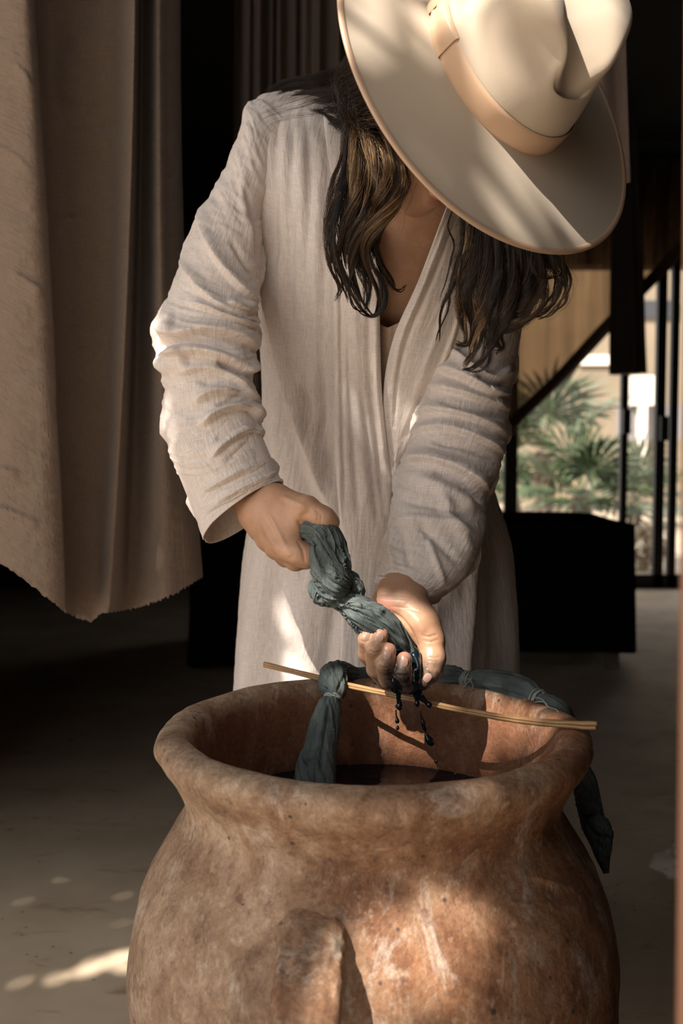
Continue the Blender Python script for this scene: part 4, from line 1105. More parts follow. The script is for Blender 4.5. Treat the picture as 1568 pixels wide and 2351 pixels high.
# ---------------------------------------------------- sleeves
def sleeve(st, folds, n, m, seed, nfine=1.0, ex=2.15, rib=0.85):
    G, c = loft2(st, n, m, ex)
    nr = outward(G); q = proj(G); front = ((G - CAM0) * nr).sum(-1) < 0
    uv = grid_uv(G)
    D = 1.6 * strokes(q, front, folds)
    s = np.linspace(0, 2 * np.pi, m, endpoint=False)[None]; t = np.linspace(0, 1, n)[:, None]
    back = 1 - front * 1.0
    D = D + back * 0.006 * np.sin(34 * t + 2 * np.sin(s) + seed) * smooth(0.15, 0.3, t)
    D = D + nfine * (0.0022 * fbm(uv[..., 0] * 9, uv[..., 1] * 26, seed, 3) + 0.0012 * fbm(uv[..., 0] * 26, uv[..., 1] * 75, seed + 3, 3) + 0.0006 * fbm(uv[..., 0] * 90, uv[..., 1] * 120, seed + 6, 2))
    rdg = lambda x, y, sd_: (0.55 - 2.2 * np.abs(perlin(x, y, sd_)))
    bend = smooth(0.30, 0.45, t) * (1 - smooth(0.86, 0.97, t))
    wob = uv[..., 1] + 0.010 * np.sin(s * 2 + 3 * t) + 0.012 * perlin(uv[..., 0] * 12, uv[..., 1] * 10, seed + 40)
    D = D + rib * bend * (0.0034 * rdg(uv[..., 0] * 4.5, wob * 34, seed + 20) + 0.0018 * rdg(uv[..., 0] * 9, wob * 80, seed + 30)) + (1 - bend) * 0.0010 * rdg(uv[..., 0] * 6, wob * 60, seed + 33)
    D = D * (1 - 0.6 * smooth(0.97, 1.0, t))
    G = G + nr * D[..., None]
    # turn the cuff inwards so the hem has thickness
    k = 26; ax = nrm(G[-6].mean(0) - G[-30].mean(0)); cen = G[-1].mean(0)
    ext = []
    for i in range(1, k + 1):
        f = i / k
        ext.append(cen + (G[-1] - cen) * (1 - 0.035 * min(1, i / 3)) - ax * (0.11 * f * f - 0.0012 * math.sin(min(1, i / 4) * math.pi)))
    G = np.concatenate([G, np.array(ext)], 0)
    return mesh_obj('sleeve', G.reshape(-1, 3), grid_faces(len(G), m, True), M['robe'], robe, uv=grid_uv(G).reshape(-1, 2)), G

SL = [(600, 222, 700, 330, 1.385, 0.050), (566, 240, 660, 370, 1.375, 0.058), (549, 300, 632, 420, 1.360, 0.062), (508, 400, 606, 490, 1.345, 0.060), (466, 482, 601, 560, 1.325, 0.060), (420, 590, 597, 648, 1.305, 0.062), (388, 675, 592, 708, 1.290, 0.064), (362, 742, 588, 765, 1.280, 0.064), (365, 825, 582, 826, 1.270, 0.062), (378, 905, 579, 885, 1.258, 0.060), (381, 990, 586, 945, 1.245, 0.060), (398, 1065, 599, 1005, 1.232, 0.058), (434, 1122, 620, 1058, 1.222, 0.054), (450, 1188, 638, 1088, 1.212, 0.050, 4, 6), (468, 1243, 652, 1110, 1.205, 0.044, 16, 24)]
fl = [  # upper arm diagonal drag lines
    ('o', 6, 12, [(592, 694), (545, 660), (490, 590), (462, 520), (468, 468)]), ('o', 5, 11, [(590, 740), (530, 720), (470, 680), (425, 625), (415, 600)]), ('r', -3, 7, [(590, 640), (560, 600), (530, 550)]), ('r', 3, 10, [(585, 560), (560, 480), (560, 400)]), ('r', -2.5, 7, [(560, 430), (585, 520), (595, 600)]),
    ('o', 6, 10, [(588, 752), (555, 745), (500, 722), (440, 700)]), ('r', -4, 7, [(590, 716), (555, 728), (500, 715)]), ('o', 5, 9, [(586, 700), (560, 712), (520, 700)]),
    # elbow bunching
    ('o', 9, 17, [(584, 800), (540, 775), (480, 762), (400, 772), (368, 750)]), ('r', -6, 9, [(380, 792), (440, 786), (500, 800), (540, 822)]), ('o', 10, 19, [(588, 830), (560, 858), (520, 832), (460, 812), (385, 818)]), ('r', -7, 9, [(556, 866), (535, 850), (500, 838)]), ('o', 6, 12, [(560, 900), (520, 865), (470, 850), (420, 860)]), ('r', -4, 8, [(555, 905), (510, 885), (460, 880)]),
    ('o', 8, 13, [(582, 925), (550, 905), (500, 905), (450, 925)]), ('r', -5, 7, [(575, 938), (540, 925), (500, 935)]), ('o', 9, 14, [(590, 970), (565, 942), (520, 945), (470, 975)]), ('r', -6, 8, [(585, 990), (560, 970), (530, 985), (500, 1010)]), ('o', 6, 12, [(600, 1005), (570, 992), (530, 1015), (490, 1050)]), ('r', -3, 6, [(595, 1020), (560, 1030), (520, 1060)]),
    ('r', 2.5, 7, [(620, 1062), (570, 1075), (500, 1110), (455, 1140)]), ('r', -2, 5, [(618, 1075), (560, 1095), (500, 1125)]), ('r', 2, 6, [(630, 1090), (570, 1115), (500, 1150)]), ('r', -2, 5, [(636, 1098), (560, 1140), (480, 1180)]), ('r', 2, 6, [(640, 1106), (560, 1158), (480, 1205)]), ('r', 1.8, 3, [(648, 1104), (560, 1170), (470, 1232)]), ('r', 5, 24, [(368, 742), (385, 745), (405, 742)]), ('r', 6, 22, [(372, 850), (390, 835), (430, 825)]), ('r', -6, 12, [(366, 795), (380, 795), (395, 795)]),
]
sl1, GS1 = sleeve(SL, fl, 350, 216, 3)
SR = [(1075, 470, 1205, 540, 1.405, 0.045), (1060, 560, 1222, 600, 1.395, 0.055), (1040, 680, 1203, 720, 1.375, 0.062), (1022, 780, 1186, 815, 1.358, 0.066), (990, 860, 1172, 900, 1.340, 0.068), (966, 930, 1166, 960, 1.324, 0.068), (946, 995, 1161, 1020, 1.308, 0.068), (926, 1052, 1150, 1068, 1.292, 0.066), (908, 1112, 1122, 1132, 1.272, 0.064), (893, 1185, 1112, 1215, 1.245, 0.060), (879, 1262, 1088, 1290, 1.218, 0.054), (868, 1308, 1045, 1350, 1.200, 0.048), (862, 1336, 988, 1388, 1.186, 0.040, 4, 0)]
fr_ = [('o', 8, 12, [(1040, 800), (1090, 850), (1130, 868), (1168, 840)]), ('o', 9, 15, [(1165, 905), (1120, 905), (1060, 870), (1010, 850)]), ('r', -6, 9, [(1160, 885), (1130, 885), (1090, 868)]), ('o', 6, 12, [(1162, 940), (1100, 920), (1040, 900), (990, 890)]), ('r', -4, 8, [(1155, 960), (1090, 945), (1020, 930)]), ('o', 6, 12, [(1160, 1000), (1090, 965), (1010, 945), (960, 950)]), ('o', 6, 11, [(1155, 1040), (1100, 1010), (1020, 985), (950, 995)]), ('r', -4, 8, [(1150, 1060), (1080, 1030), (1000, 1015)]), ('o', 8, 14, [(1115, 1122), (1060, 1085), (990, 1060), (930, 1062)]), ('r', -5, 9, [(1105, 1150), (1060, 1110), (1000, 1085)]), ('r', 5, 16, [(1090, 1170), (1040, 1130), (960, 1100)]),
       ('r', 4, 12, [(1095, 1230), (1020, 1200), (920, 1190)]), ('r', -3, 9, [(1090, 1200), (1010, 1165), (930, 1150)]), ('r', 4, 14, [(1080, 1270), (1040, 1190), (1010, 1130)]), ('r', -3, 10, [(1050, 1290), (1000, 1240), (960, 1200)]), ('r', 2.5, 8, [(1020, 1340), (1000, 1290), (985, 1240)]), ('r', 1.6, 3, [(866, 1325), (930, 1338), (985, 1372)]), ('r', -3, 8, [(940, 1300), (930, 1260), (925, 1220)]), ('r', 3, 9, [(905, 1310), (900, 1260), (905, 1200)])]
sl2, GS2 = sleeve(SR, fr_, 310, 216, 11, rib=0.38)

# ---------------------------------------------------- lapel bands
def strip(name, inner, outer, off, mat, parent, n=300, m=40, prof=None, folds=None, blend=14, lift=0.0):
    """band between two pixel polylines, lying on the robe front"""
    a = crom(inner, n); b = crom(outer, n); v = np.linspace(0, 1, m)
    G = np.empty((n, m, 3))
    Yr = np.empty((n, m))
    pts = a[:, None] * (1 - v)[None, :, None] + b[:, None] * v[None, :, None]
    for i in range(0, n):
        for j in range(0, m):
            if i % 6 == 0 and j % 4 == 0 or (i == n - 1 and j % 4 == 0) or (j == m - 1 and i % 6 == 0): Yr[i, j] = castY(ROBE_BVH, *pts[i, j], np.nan)
    ii = sorted(set(list(range(0, n, 6)))); jj = sorted(set(list(range(0, m, 4)) + [m - 1]))
    sub = Yr[np.ix_(ii, jj)]
    md = np.nanmedian(sub)
    sub = np.where(np.isnan(sub), np.nanmedian(sub, axis=1, keepdims=True), sub); sub = np.where(np.isnan(sub), md, sub)
    for _ in range(blend):   # relax so the band hangs smoothly
        s2 = sub.copy(); s2[1:-1] = (sub[:-2] + sub[2:] + 2 * sub[1:-1]) / 4; sub = np.minimum(s2, sub + 0.002)
    tmp = np.stack([np.interp(np.arange(n), ii, sub[:, k]) for k in range(len(jj))], 1)
    Yr = np.stack([np.interp(np.arange(m), jj, tmp[i]) for i in range(n)], 0)
    pf = prof(v)[None] if prof is not None else (0.004 * np.sin(np.pi * v) ** 0.5)[None]
    Yr = Yr - off - pf - 0.0008 * fbm(np.linspace(0, 14, n)[:, None] + 0 * v[None], v[None] * 5 + 0 * Yr, 4, 3)
    if folds is not None: Yr = Yr - strokes(pts, np.ones((n, m), bool), folds)
    Yr = Yr - lift * (1 - smooth(440, 640, pts[..., 1])) * (1 - 0.6 * v[None])
    for i in range(n):
        for j in range(m): G[i, j] = P(pts[i, j, 0], pts[i, j, 1], Yr[i, j])
    return mesh_obj(name, G.reshape(-1, 3), grid_faces(n, m), mat, parent, uv=grid_uv(G).reshape(-1, 2)), G
edge = lambda v: 0.0055 * np.clip(np.sin(np.pi * np.clip(v, 0.0, 1.0)), 0, 1) ** 0.35
strip('lapel', [(1062, 380), (1018, 492), (962, 640), (908, 762), (884, 862), (880, 960), (889, 1050), (902, 1112)], [(1150, 400), (1108, 520), (1074, 660), (1046, 775), (1003, 880), (962, 970), (926, 1050), (905, 1116)], 0.003, M['robe_band'], robe, 300, 44, edge,
      [('r', 3.0, 5, [(1032, 498), (978, 640), (925, 765), (902, 870)]), ('r', -3.2, 4, [(1048, 500), (992, 645), (938, 772), (912, 880), (905, 980)]), ('r', 3, 9, [(1075, 560), (1030, 700), (975, 850), (930, 980)]), ('r', -2.5, 6, [(1060, 700), (1010, 830), (950, 960)]), ('r', 3, 6, [(1062, 690), (1030, 800), (980, 910), (925, 1040)])], lift=0.055)
strip('lapel', [(852, 250), (866, 480), (871, 640), (873, 780), (877, 900), (888, 1020), (900, 1100), (896, 1200), (884, 1330), (874, 1480), (868, 1620), (864, 1800)], [(742, 250), (757, 480), (763, 640), (765, 780), (767, 900), (768, 1020), (774, 1120), (782, 1220), (786, 1330), (782, 1480), (778, 1620), (776, 1800)], 0.006, M['robe_band'], robe, 380, 44, edge,
      [('r', 2.6, 5, [(772, 640), (774, 900), (782, 1200)]), ('r', -2.6, 4, [(783, 660), (785, 900), (792, 1150)]), ('r', 3.4, 12, [(812, 660), (820, 900), (842, 1150)]), ('r', -4.0, 8, [(846, 700), (850, 880), (872, 1080), (880, 1180)]), ('r', 3.4, 7, [(862, 720), (866, 900), (888, 1090)]), ('r', -2.4, 6, [(800, 760), (806, 960), (822, 1180)]), ('r', -3, 7, [(832, 900), (850, 1060), (868, 1200)])])
# camisole showing in the opening
n, m = 60, 30
Gc = np.empty((n, m, 3))
for i, yy in enumerate(np.linspace(752, 1130, n)):
    for j, f in enumerate(np.linspace(0, 1, m)):
        xx = 845 + f * (945 - 845) ; y2 = yy + (10 * abs(f - 0.45) ** 1.2 * -6 if i < 6 else 0)
        Gc[i, j] = P(xx, y2, castY(ROBE_BVH, 830, yy, 1.3) * (1 - f) + castY(ROBE_BVH, 960, yy, 1.3) * f + 0.010 - 0.0008 * math.sin(f * 40))
mesh_obj('camisole', Gc.reshape(-1, 3), grid_faces(n, m), M['cami'], person, uv=grid_uv(Gc).reshape(-1, 2))

# ---------------------------------------------------- body
def px3(t): return P(t[0], t[1], t[2])
shL, elL, wrL = P(650, 330, 1.400), P(475, 800, 1.285), P(598, 1168, 1.188)
shR, elR, wrR = P(1165, 640, 1.395), P(1075, 985, 1.325), P(925, 1352, 1.172)
nb0, nb1 = hd(-0.035, 0, -0.055), P(925, 425, 1.335)
chc = P(905, 600, 1.395); across = nrm(shR - shL); dn = nrm(P(880, 1000, 1.5) - P(905, 430, 1.36)); dp = np.cross(across, dn); dp = nrm(dp); across = np.cross(dn, dp)
TR = np.stack([across, dp, dn])
head = [('e', hd(-0.012, 0, 0.028), HR, (0.094, 0.073, 0.083), 0.01), ('c', hd(0.022, 0, -0.02), hd(0.056, 0, -0.082), 0.056, 0.028, 0.02),
        ('c', hd(0.0, 0.045, -0.05), hd(0.062, 0.012, -0.094), 0.018, 0.016, 0.025), ('c', hd(0.0, -0.045, -0.05), hd(0.062, -0.012, -0.094), 0.018, 0.016, 0.025),
        ('e', hd(0.068, 0, -0.099), HR, (0.016, 0.017, 0.013), 0.014),
        ('e', hd(0.052, 0.036, -0.028), HR, (0.026, 0.024, 0.026), 0.02), ('e', hd(0.052, -0.036, -0.028), HR, (0.026, 0.024, 0.026), 0.02),
        ('c', hd(0.082, 0, 0.008), hd(0.104, 0, -0.030), 0.008, 0.0105, 0.012), ('e', hd(0.094, 0.013, -0.035), HR, (0.010, 0.008, 0.008), 0.006), ('e', hd(0.094, -0.013, -0.035), HR, (0.010, 0.008, 0.008), 0.006),
        ('c', hd(0.072, 0, -0.052), hd(0.070, 0, -0.075), 0.018, 0.016, 0.014),
        ('e', hd(0.0855, 0.008, -0.0575), HR, (0.0095, 0.014, 0.0050), 0.006), ('e', hd(0.0855, -0.008, -0.0575), HR, (0.0095, 0.014, 0.0050), 0.006), ('e', hd(0.0845, 0, -0.0705), HR, (0.0095, 0.017, 0.0062), 0.006),
        ('v', hd(0.0975, 0, -0.0640), HR, (0.0085, 0.026, 0.0012), 0.003),
        ('v', hd(0.088, 0.032, 0.006), HR, (0.014, 0.016, 0.010), 0.012), ('v', hd(0.088, -0.032, 0.006), HR, (0.014, 0.016, 0.010), 0.012), ('e', hd(0.070, 0.031, 0.004), HR, (0.012, 0.014, 0.009), 0.003), ('e', hd(0.070, -0.031, 0.004), HR, (0.012, 0.014, 0.009), 0.003),
        ('e', hd(-0.012, 0.071, -0.014), HR, (0.014, 0.005, 0.025), 0.004), ('e', hd(-0.012, -0.071, -0.014), HR, (0.014, 0.005, 0.025), 0.004),
        ('c', nb0, nb1 + np.array([0, 0.012, 0.004]), 0.046, 0.052, 0.012)]
chest = [('e', P(905, 600, 1.410), TR, (0.150, 0.098, 0.15), 0.05), ('e', P(890, 800, 1.440), TR, (0.130, 0.098, 0.15), 0.05), ('c', nb1, P(905, 500, 1.38), 0.056, 0.075, 0.05),
         ('c', shL, nb1, 0.030, 0.045, 0.03), ('c', shR, nb1, 0.030, 0.045, 0.03),
         ('c', P(950, 505, 1.305), P(1120, 585, 1.34), 0.009, 0.009, 0.02), ('c', P(900, 480, 1.305), P(780, 390, 1.36), 0.009, 0.009, 0.02)]
hip = P(875, 1110, 1.545)
low = [('e', P(890, 800, 1.450), TR, (0.125, 0.09, 0.16), 0.04), ('e', P(878, 980, 1.51), TR, (0.120, 0.088, 0.14), 0.05), ('e', hip, np.eye(3), (0.150, 0.105, 0.12), 0.05),
       ('c', shL, elL, 0.030, 0.026, 0.01), ('c', elL, wrL, 0.026, 0.022, 0.01), ('c', shR, elR, 0.032, 0.028, 0.01), ('c', elR, wrR, 0.028, 0.022, 0.01)]
for sx in (-1, 1):
    kx = np.array([FOOT[0] + sx * 0.085, 1.585, 0.47]); ax_ = np.array([FOOT[0] + sx * 0.08, 1.60, 0.075])
    low += [('c', hip + (sx * 0.075, 0, -0.02), kx, 0.078, 0.050, 0.04), ('c', kx, ax_, 0.050, 0.032, 0.03), ('c', ax_ + (0, 0.03, -0.04), ax_ + (0, -0.12, -0.052), 0.034, 0.020, 0.03), ('c', ax_, ax_ + (0, 0.02, -0.03), 0.034, 0.036, 0.03)]
    for k_ in range(5): low += [('c', ax_ + (sx * (0.022 - 0.011 * k_), -0.10, -0.055), ax_ + (sx * (0.026 - 0.013 * k_), -0.165 + 0.008 * abs(k_ - 1), -0.060), 0.012, 0.010, 0.01)]
# hands: (px, py, depth, radius mm)
def C2(a, b, k=0.006): return ('c', px3(a), px3(b), a[3] * 1e-3, b[3] * 1e-3, k)
def chain(pts, k=0.005): return [C2(a, b, k) for a, b in zip(pts[:-1], pts[1:])]
# --- left hand (palm up, squeezing)
wl = (922, 1356, 1.168, 22)
handL = [C2((945, 1290, 1.198, 23), wl, 0.01), C2((905, 1352, 1.166, 17), (945, 1362, 1.168, 17), 0.014)]
mcp = {'i': (984, 1494, 1.150, 12.5), 'm': (958, 1512, 1.160, 12.5), 'r': (926, 1510, 1.163, 12), 'p': (897, 1490, 1.160, 11)}
for k_ in 'imrp': handL.append(C2((wl[0] + {'i': 18, 'm': 8, 'r': -8, 'p': -18}[k_], 1375, 1.163, 17), mcp[k_], 0.016))
handL += [C2((892, 1392, 1.150, 17), (900, 1440, 1.150, 15), 0.014), C2((880, 1385, 1.150, 11), (900, 1380, 1.155, 15), 0.012),            # hypothenar
          C2((938, 1392, 1.145, 20), (968, 1432, 1.134, 20), 0.014), C2((968, 1432, 1.134, 20), (989, 1472, 1.126, 15.5), 0.012)]            # thenar
handL += chain([(987, 1468, 1.126, 15), (995, 1512, 1.116, 12.5), (990, 1538, 1.110, 11.2), (970, 1566, 1.104, 9.2)], 0.008)
handL += [('e', P(993, 1512, 1.114), np.eye(3), (0.0125, 0.012, 0.011), 0.006)]
fing = {
    'i': [mcp['i'], (956, 1572, 1.128, 10.5), (934, 1572, 1.098, 10.2), (925, 1542, 1.083, 9.6), (928, 1514, 1.086, 8.6)],
    'm': [mcp['m'], (922, 1572, 1.130, 10.5), (892, 1560, 1.100, 10.2), (884, 1524, 1.082, 9.8), (892, 1494, 1.086, 8.8)],
    'r': [mcp['r'], (886, 1562, 1.132, 10), (862, 1536, 1.104, 9.8), (860, 1490, 1.086, 9.4), (874, 1458, 1.090, 8.8)],
    'p': [mcp['p'], (862, 1532, 1.134, 9.2), (841, 1502, 1.108, 8.8), (840, 1468, 1.094, 8.4), (855, 1440, 1.098, 7.6)]}
nl_ = len(handL)
for k_ in 'imrp':
    handL += chain(fing[k_], 0.0035)
# --- right hand (fist round the cloth, back of the hand to the lens)
wr = (598, 1168, 1.188, 22)
handR = [C2((555, 1130, 1.210, 23), wr, 0.01), C2((580, 1184, 1.190, 15), (622, 1145, 1.185, 16), 0.014)]
mR = {'i': (662, 1262, 1.132, 12.5), 'm': (634, 1258, 1.150, 12.5), 'r': (612, 1240, 1.170, 11.5), 'p': (597, 1218, 1.188, 10.5)}
bR = {'i': (625, 1165, 1.172, 17), 'm': (612, 1175, 1.175, 17), 'r': (602, 1182, 1.183, 16), 'p': (594, 1188, 1.190, 14)}
for k_ in 'imrp': handR.append(C2(bR[k_], mR[k_], 0.016))
handR += [C2((655, 1200, 1.150, 17), (672, 1235, 1.142, 15), 0.018), C2((640, 1145, 1.170, 16), (690, 1165, 1.140, 15), 0.016), C2((670, 1185, 1.150, 15), (688, 1190, 1.142, 13), 0.016)]
handR += chain([(690, 1165, 1.138, 14), (706, 1166, 1.126, 13), (735, 1184, 1.118, 11.5), (748, 1190, 1.117, 11), (761, 1199, 1.120, 9.5)], 0.006)
handR += chain([(660, 1258, 1.136, 13), (686, 1272, 1.126, 12), (706, 1278, 1.126, 11), (714, 1270, 1.132, 10.5), (728, 1250, 1.150, 9.5), (720, 1230, 1.162, 8.5)], 0.009)
handR += chain([mR['m'], (678, 1288, 1.140, 11), (704, 1284, 1.150, 10.5), (722, 1258, 1.172, 9.5), (712, 1238, 1.180, 8.5)], 0.005)
handR += chain([mR['r'], (655, 1280, 1.160, 10.5), (692, 1286, 1.170, 10), (712, 1262, 1.190, 9), (704, 1244, 1.196, 8)], 0.005)
handR += chain([mR['p'], (638, 1262, 1.180, 9.5), (672, 1276, 1.190, 9), (694, 1260, 1.204, 8), (690, 1246, 1.208, 7)], 0.005)

def bbox_of(prims, pad=0.03):
    lo = np.full(3, 1e9); hi = -lo
    for p_ in prims:
        if p_[0] == 'c':
            for a_, r_ in ((p_[1], p_[3]), (p_[2], p_[4])): lo = np.minimum(lo, np.array(a_) - r_); hi = np.maximum(hi, np.array(a_) + r_)
        elif p_[0] == 'e': lo = np.minimum(lo, np.array(p_[1]) - max(p_[3])); hi = np.maximum(hi, np.array(p_[1]) + max(p_[3]))
    return lo - pad, hi + pad
def under_hat(V_):
    """the hat presses down whatever would stand above its brim outside the crown"""
    r_ = V_ - HC; a_, b_, h_ = r_ @ HF, r_ @ HL, r_ @ HN
    rho_ = np.sqrt(((a_ + 0.006) / 0.100) ** 2 + ((b_ + 0.007) / 0.084) ** 2)
    t_ = np.clip((np.hypot(a_, b_) - 0.09) / 0.105, 0, 1)
    lim = np.where(rho_ < 0.90, 0.075, 0.020 * (1 - t_) ** 1.15 - 0.006)
    return V_ - (np.maximum(h_ - lim, 0) * (h_ < 0.15))[:, None] * HN
pieces = []
for pr_, hh in ((head + chest, 0.0034), (low, 0.010), (handL, 0.0013), (handR, 0.0015)):
    lo, hi = bbox_of(pr_); pieces.append(sdf_build(pr_, lo, hi, hh))
pieces[0] = (under_hat(pieces[0][0]), pieces[0][1])
def vnormals(V_, f_):
    n_ = np.zeros_like(V_); a_, b_, c_, d_ = (V_[f_[:, k]] for k in range(4)); fn = np.cross(c_ - a_, d_ - b_)
    for k in range(4): np.add.at(n_, f_[:, k], fn)
    return nrm(n_)
def crease(piece, lines):
    V_, f_ = piece; n_ = vnormals(V_, f_); fr = ((V_ - CAM0) * n_).sum(-1) < 0
    return V_ + n_ * strokes(proj(V_), fr, lines)[:, None], f_
pieces[2] = crease(pieces[2], [('r', -0.9, 2.6, [(866, 1363), (905, 1368), (952, 1372)]), ('r', -0.6, 2.2, [(868, 1372), (905, 1376), (945, 1380)]), ('r', -1.6, 3.6, [(893, 1402), (922, 1420), (946, 1452), (958, 1482)]), ('r', -0.9, 2.2, [(968, 1458), (985, 1462), (1004, 1456)]), ('r', -0.8, 2.0, [(970, 1470), (988, 1474), (1008, 1468)]), ('r', -0.7, 2.0, [(984, 1508), (998, 1511), (1010, 1508)]), ('r', -0.6, 1.8, [(984, 1516), (998, 1519), (1008, 1516)]),
    ('r', -0.9, 2.2, [(826, 1470), (838, 1474), (852, 1470)]), ('r', -0.9, 2.2, [(846, 1494), (860, 1499), (876, 1495)]), ('r', -0.9, 2.2, [(870, 1530), (884, 1535), (900, 1530)]), ('r', -0.9, 2.2, [(910, 1548), (924, 1552), (940, 1548)]), ('r', -0.6, 1.8, [(848, 1502), (861, 1506), (876, 1502)]), ('r', -0.6, 1.8, [(872, 1538), (885, 1542), (900, 1538)]),
    ('r', 1.2, 9, [(930, 1400), (955, 1420), (975, 1450)]), ('r', -0.7, 2.4, [(900, 1392), (930, 1396), (965, 1405)])])
pieces[3] = crease(pieces[3], [('r', -2.2, 4, [(684, 1196), (694, 1215), (698, 1240)]), ('r', -1.3, 3, [(684, 1243), (694, 1262), (700, 1292)]), ('r', 1.3, 5, [(618, 1180), (640, 1222), (658, 1258)]), ('r', 1.0, 5, [(600, 1190), (612, 1222), (628, 1250)]), ('r', -1.0, 6, [(612, 1190), (628, 1225), (645, 1258)]), ('r', 1.4, 6, [(648, 1140), (675, 1152), (702, 1164)]), ('r', -0.9, 2.2, [(724, 1168), (730, 1180), (728, 1200)]), ('r', -0.8, 2.0, [(731, 1172), (737, 1184), (735, 1202)]), ('r', -1.4, 8, [(690, 1190), (702, 1180), (716, 1176)]), ('r', 1.2, 8, [(655, 1258), (662, 1268), (668, 1276)])])
# lip / dye / wetness masks
def mask(V, pts):
    r = np.zeros(len(V))
    for c_, R_, rad in pts:
        q_ = (V - c_) @ (np.eye(3) if R_ is None else R_).T / np.array(rad)
        r = np.maximum(r, 1 - smooth(0.65, 1.15, np.linalg.norm(q_, axis=1)))
    return r
Vs, Fs, lipm, dyem, wetm, redm = [], [], [], [], [], []; k0 = 0
for i, (V_, f_) in enumerate(pieces):
    Vs.append(V_); Fs.append(f_ + k0); k0 += len(V_)
    lipm.append(mask(V_, [(hd(0.092, 0, -0.064), HR, (0.014, 0.021, 0.0135))]) if i == 0 else np.zeros(len(V_)))
    if i == 2:
        qq = proj(V_)
        lowm = smooth(1485, 1550, qq[:, 1]) * smooth(862, 895, qq[:, 0])
        gap = mask(V_, [(P(905, 1540, 1.09), None, (0.007, 0.02, 0.022)), (P(948, 1545, 1.10), None, (0.008, 0.02, 0.02)), (P(940, 1500, 1.13), None, (0.02, 0.014, 0.02)), (P(872, 1500, 1.10), None, (0.005, 0.012, 0.016))])
        dyem.append(np.clip(np.maximum(lowm * 0.95, gap * 0.9), 0, 1)); wetm.append(smooth(1360, 1420, qq[:, 1]))
        redm.append(mask(V_, [(P(885, 1395, 1.135), None, (0.014, 0.02, 0.014))]) * 0.6 + 0.45 * mask(V_, [(px3(fing[k_][4][:3]), None, (0.010, 0.012, 0.010)) for k_ in 'imrp']))
    else:
        dyem.append(np.zeros(len(V_))); wetm.append(np.zeros(len(V_))); redm.append(np.zeros(len(V_)))
body = mesh_obj('body', np.vstack(Vs), np.vstack(Fs), M['skin'], person, attrs={'lip': np.concatenate(lipm), 'dyed': np.concatenate(dyem), 'wet': np.concatenate(wetm), 'red': np.concatenate(redm)})
HANDL = BVHTree.FromPolygons([Vector(v) for v in pieces[2][0]], pieces[2][1].tolist())
# fingernails
def nail(px, py, dirpx, L, Wd, curve=0.9):
    p_, nn = cast(HANDL, px, py)
    if p_ is None: return
    a_ = P(px + dirpx[0], py + dirpx[1], p_[1]) - P(px, py, p_[1]); a_ = nrm(a_ - nn * (a_ @ nn)); s_ = np.cross(a_, nn)
    n, m = 14, 12; u = np.linspace(-1, 1, n)[:, None]; v = np.linspace(-1, 1, m)[None]
    wv = Wd * np.sqrt(np.clip(1 - np.abs(u) ** 3.2 * 0.92, 0.03, 1))
    G = p_ + (u * L + 0 * v)[..., None] * a_ + (wv * v)[..., None] * s_ + (0.0009 - curve * 60 * (wv * v) ** 2 - 22 * (u * L) ** 2 + 0 * u)[..., None] * nn
    V_ = np.concatenate([G.reshape(-1, 3), (G - 0.0008 * nn).reshape(-1, 3)]); f_ = np.vstack([grid_faces(n, m), grid_faces(n, m, flip=True) + n * m])
    mesh_obj('fingernail', V_, f_, M['nail'], person)
nail(853, 1443, (4, -10), 0.0044, 0.0034)
nail(872, 1464, (4, -10), 0.0048, 0.0038)
nail(889, 1504, (3, -10), 0.0052, 0.0040)
nail(928, 1520, (1, -10), 0.0050, 0.0040)
nail(981, 1556, (-7, 9), 0.0054, 0.0042)

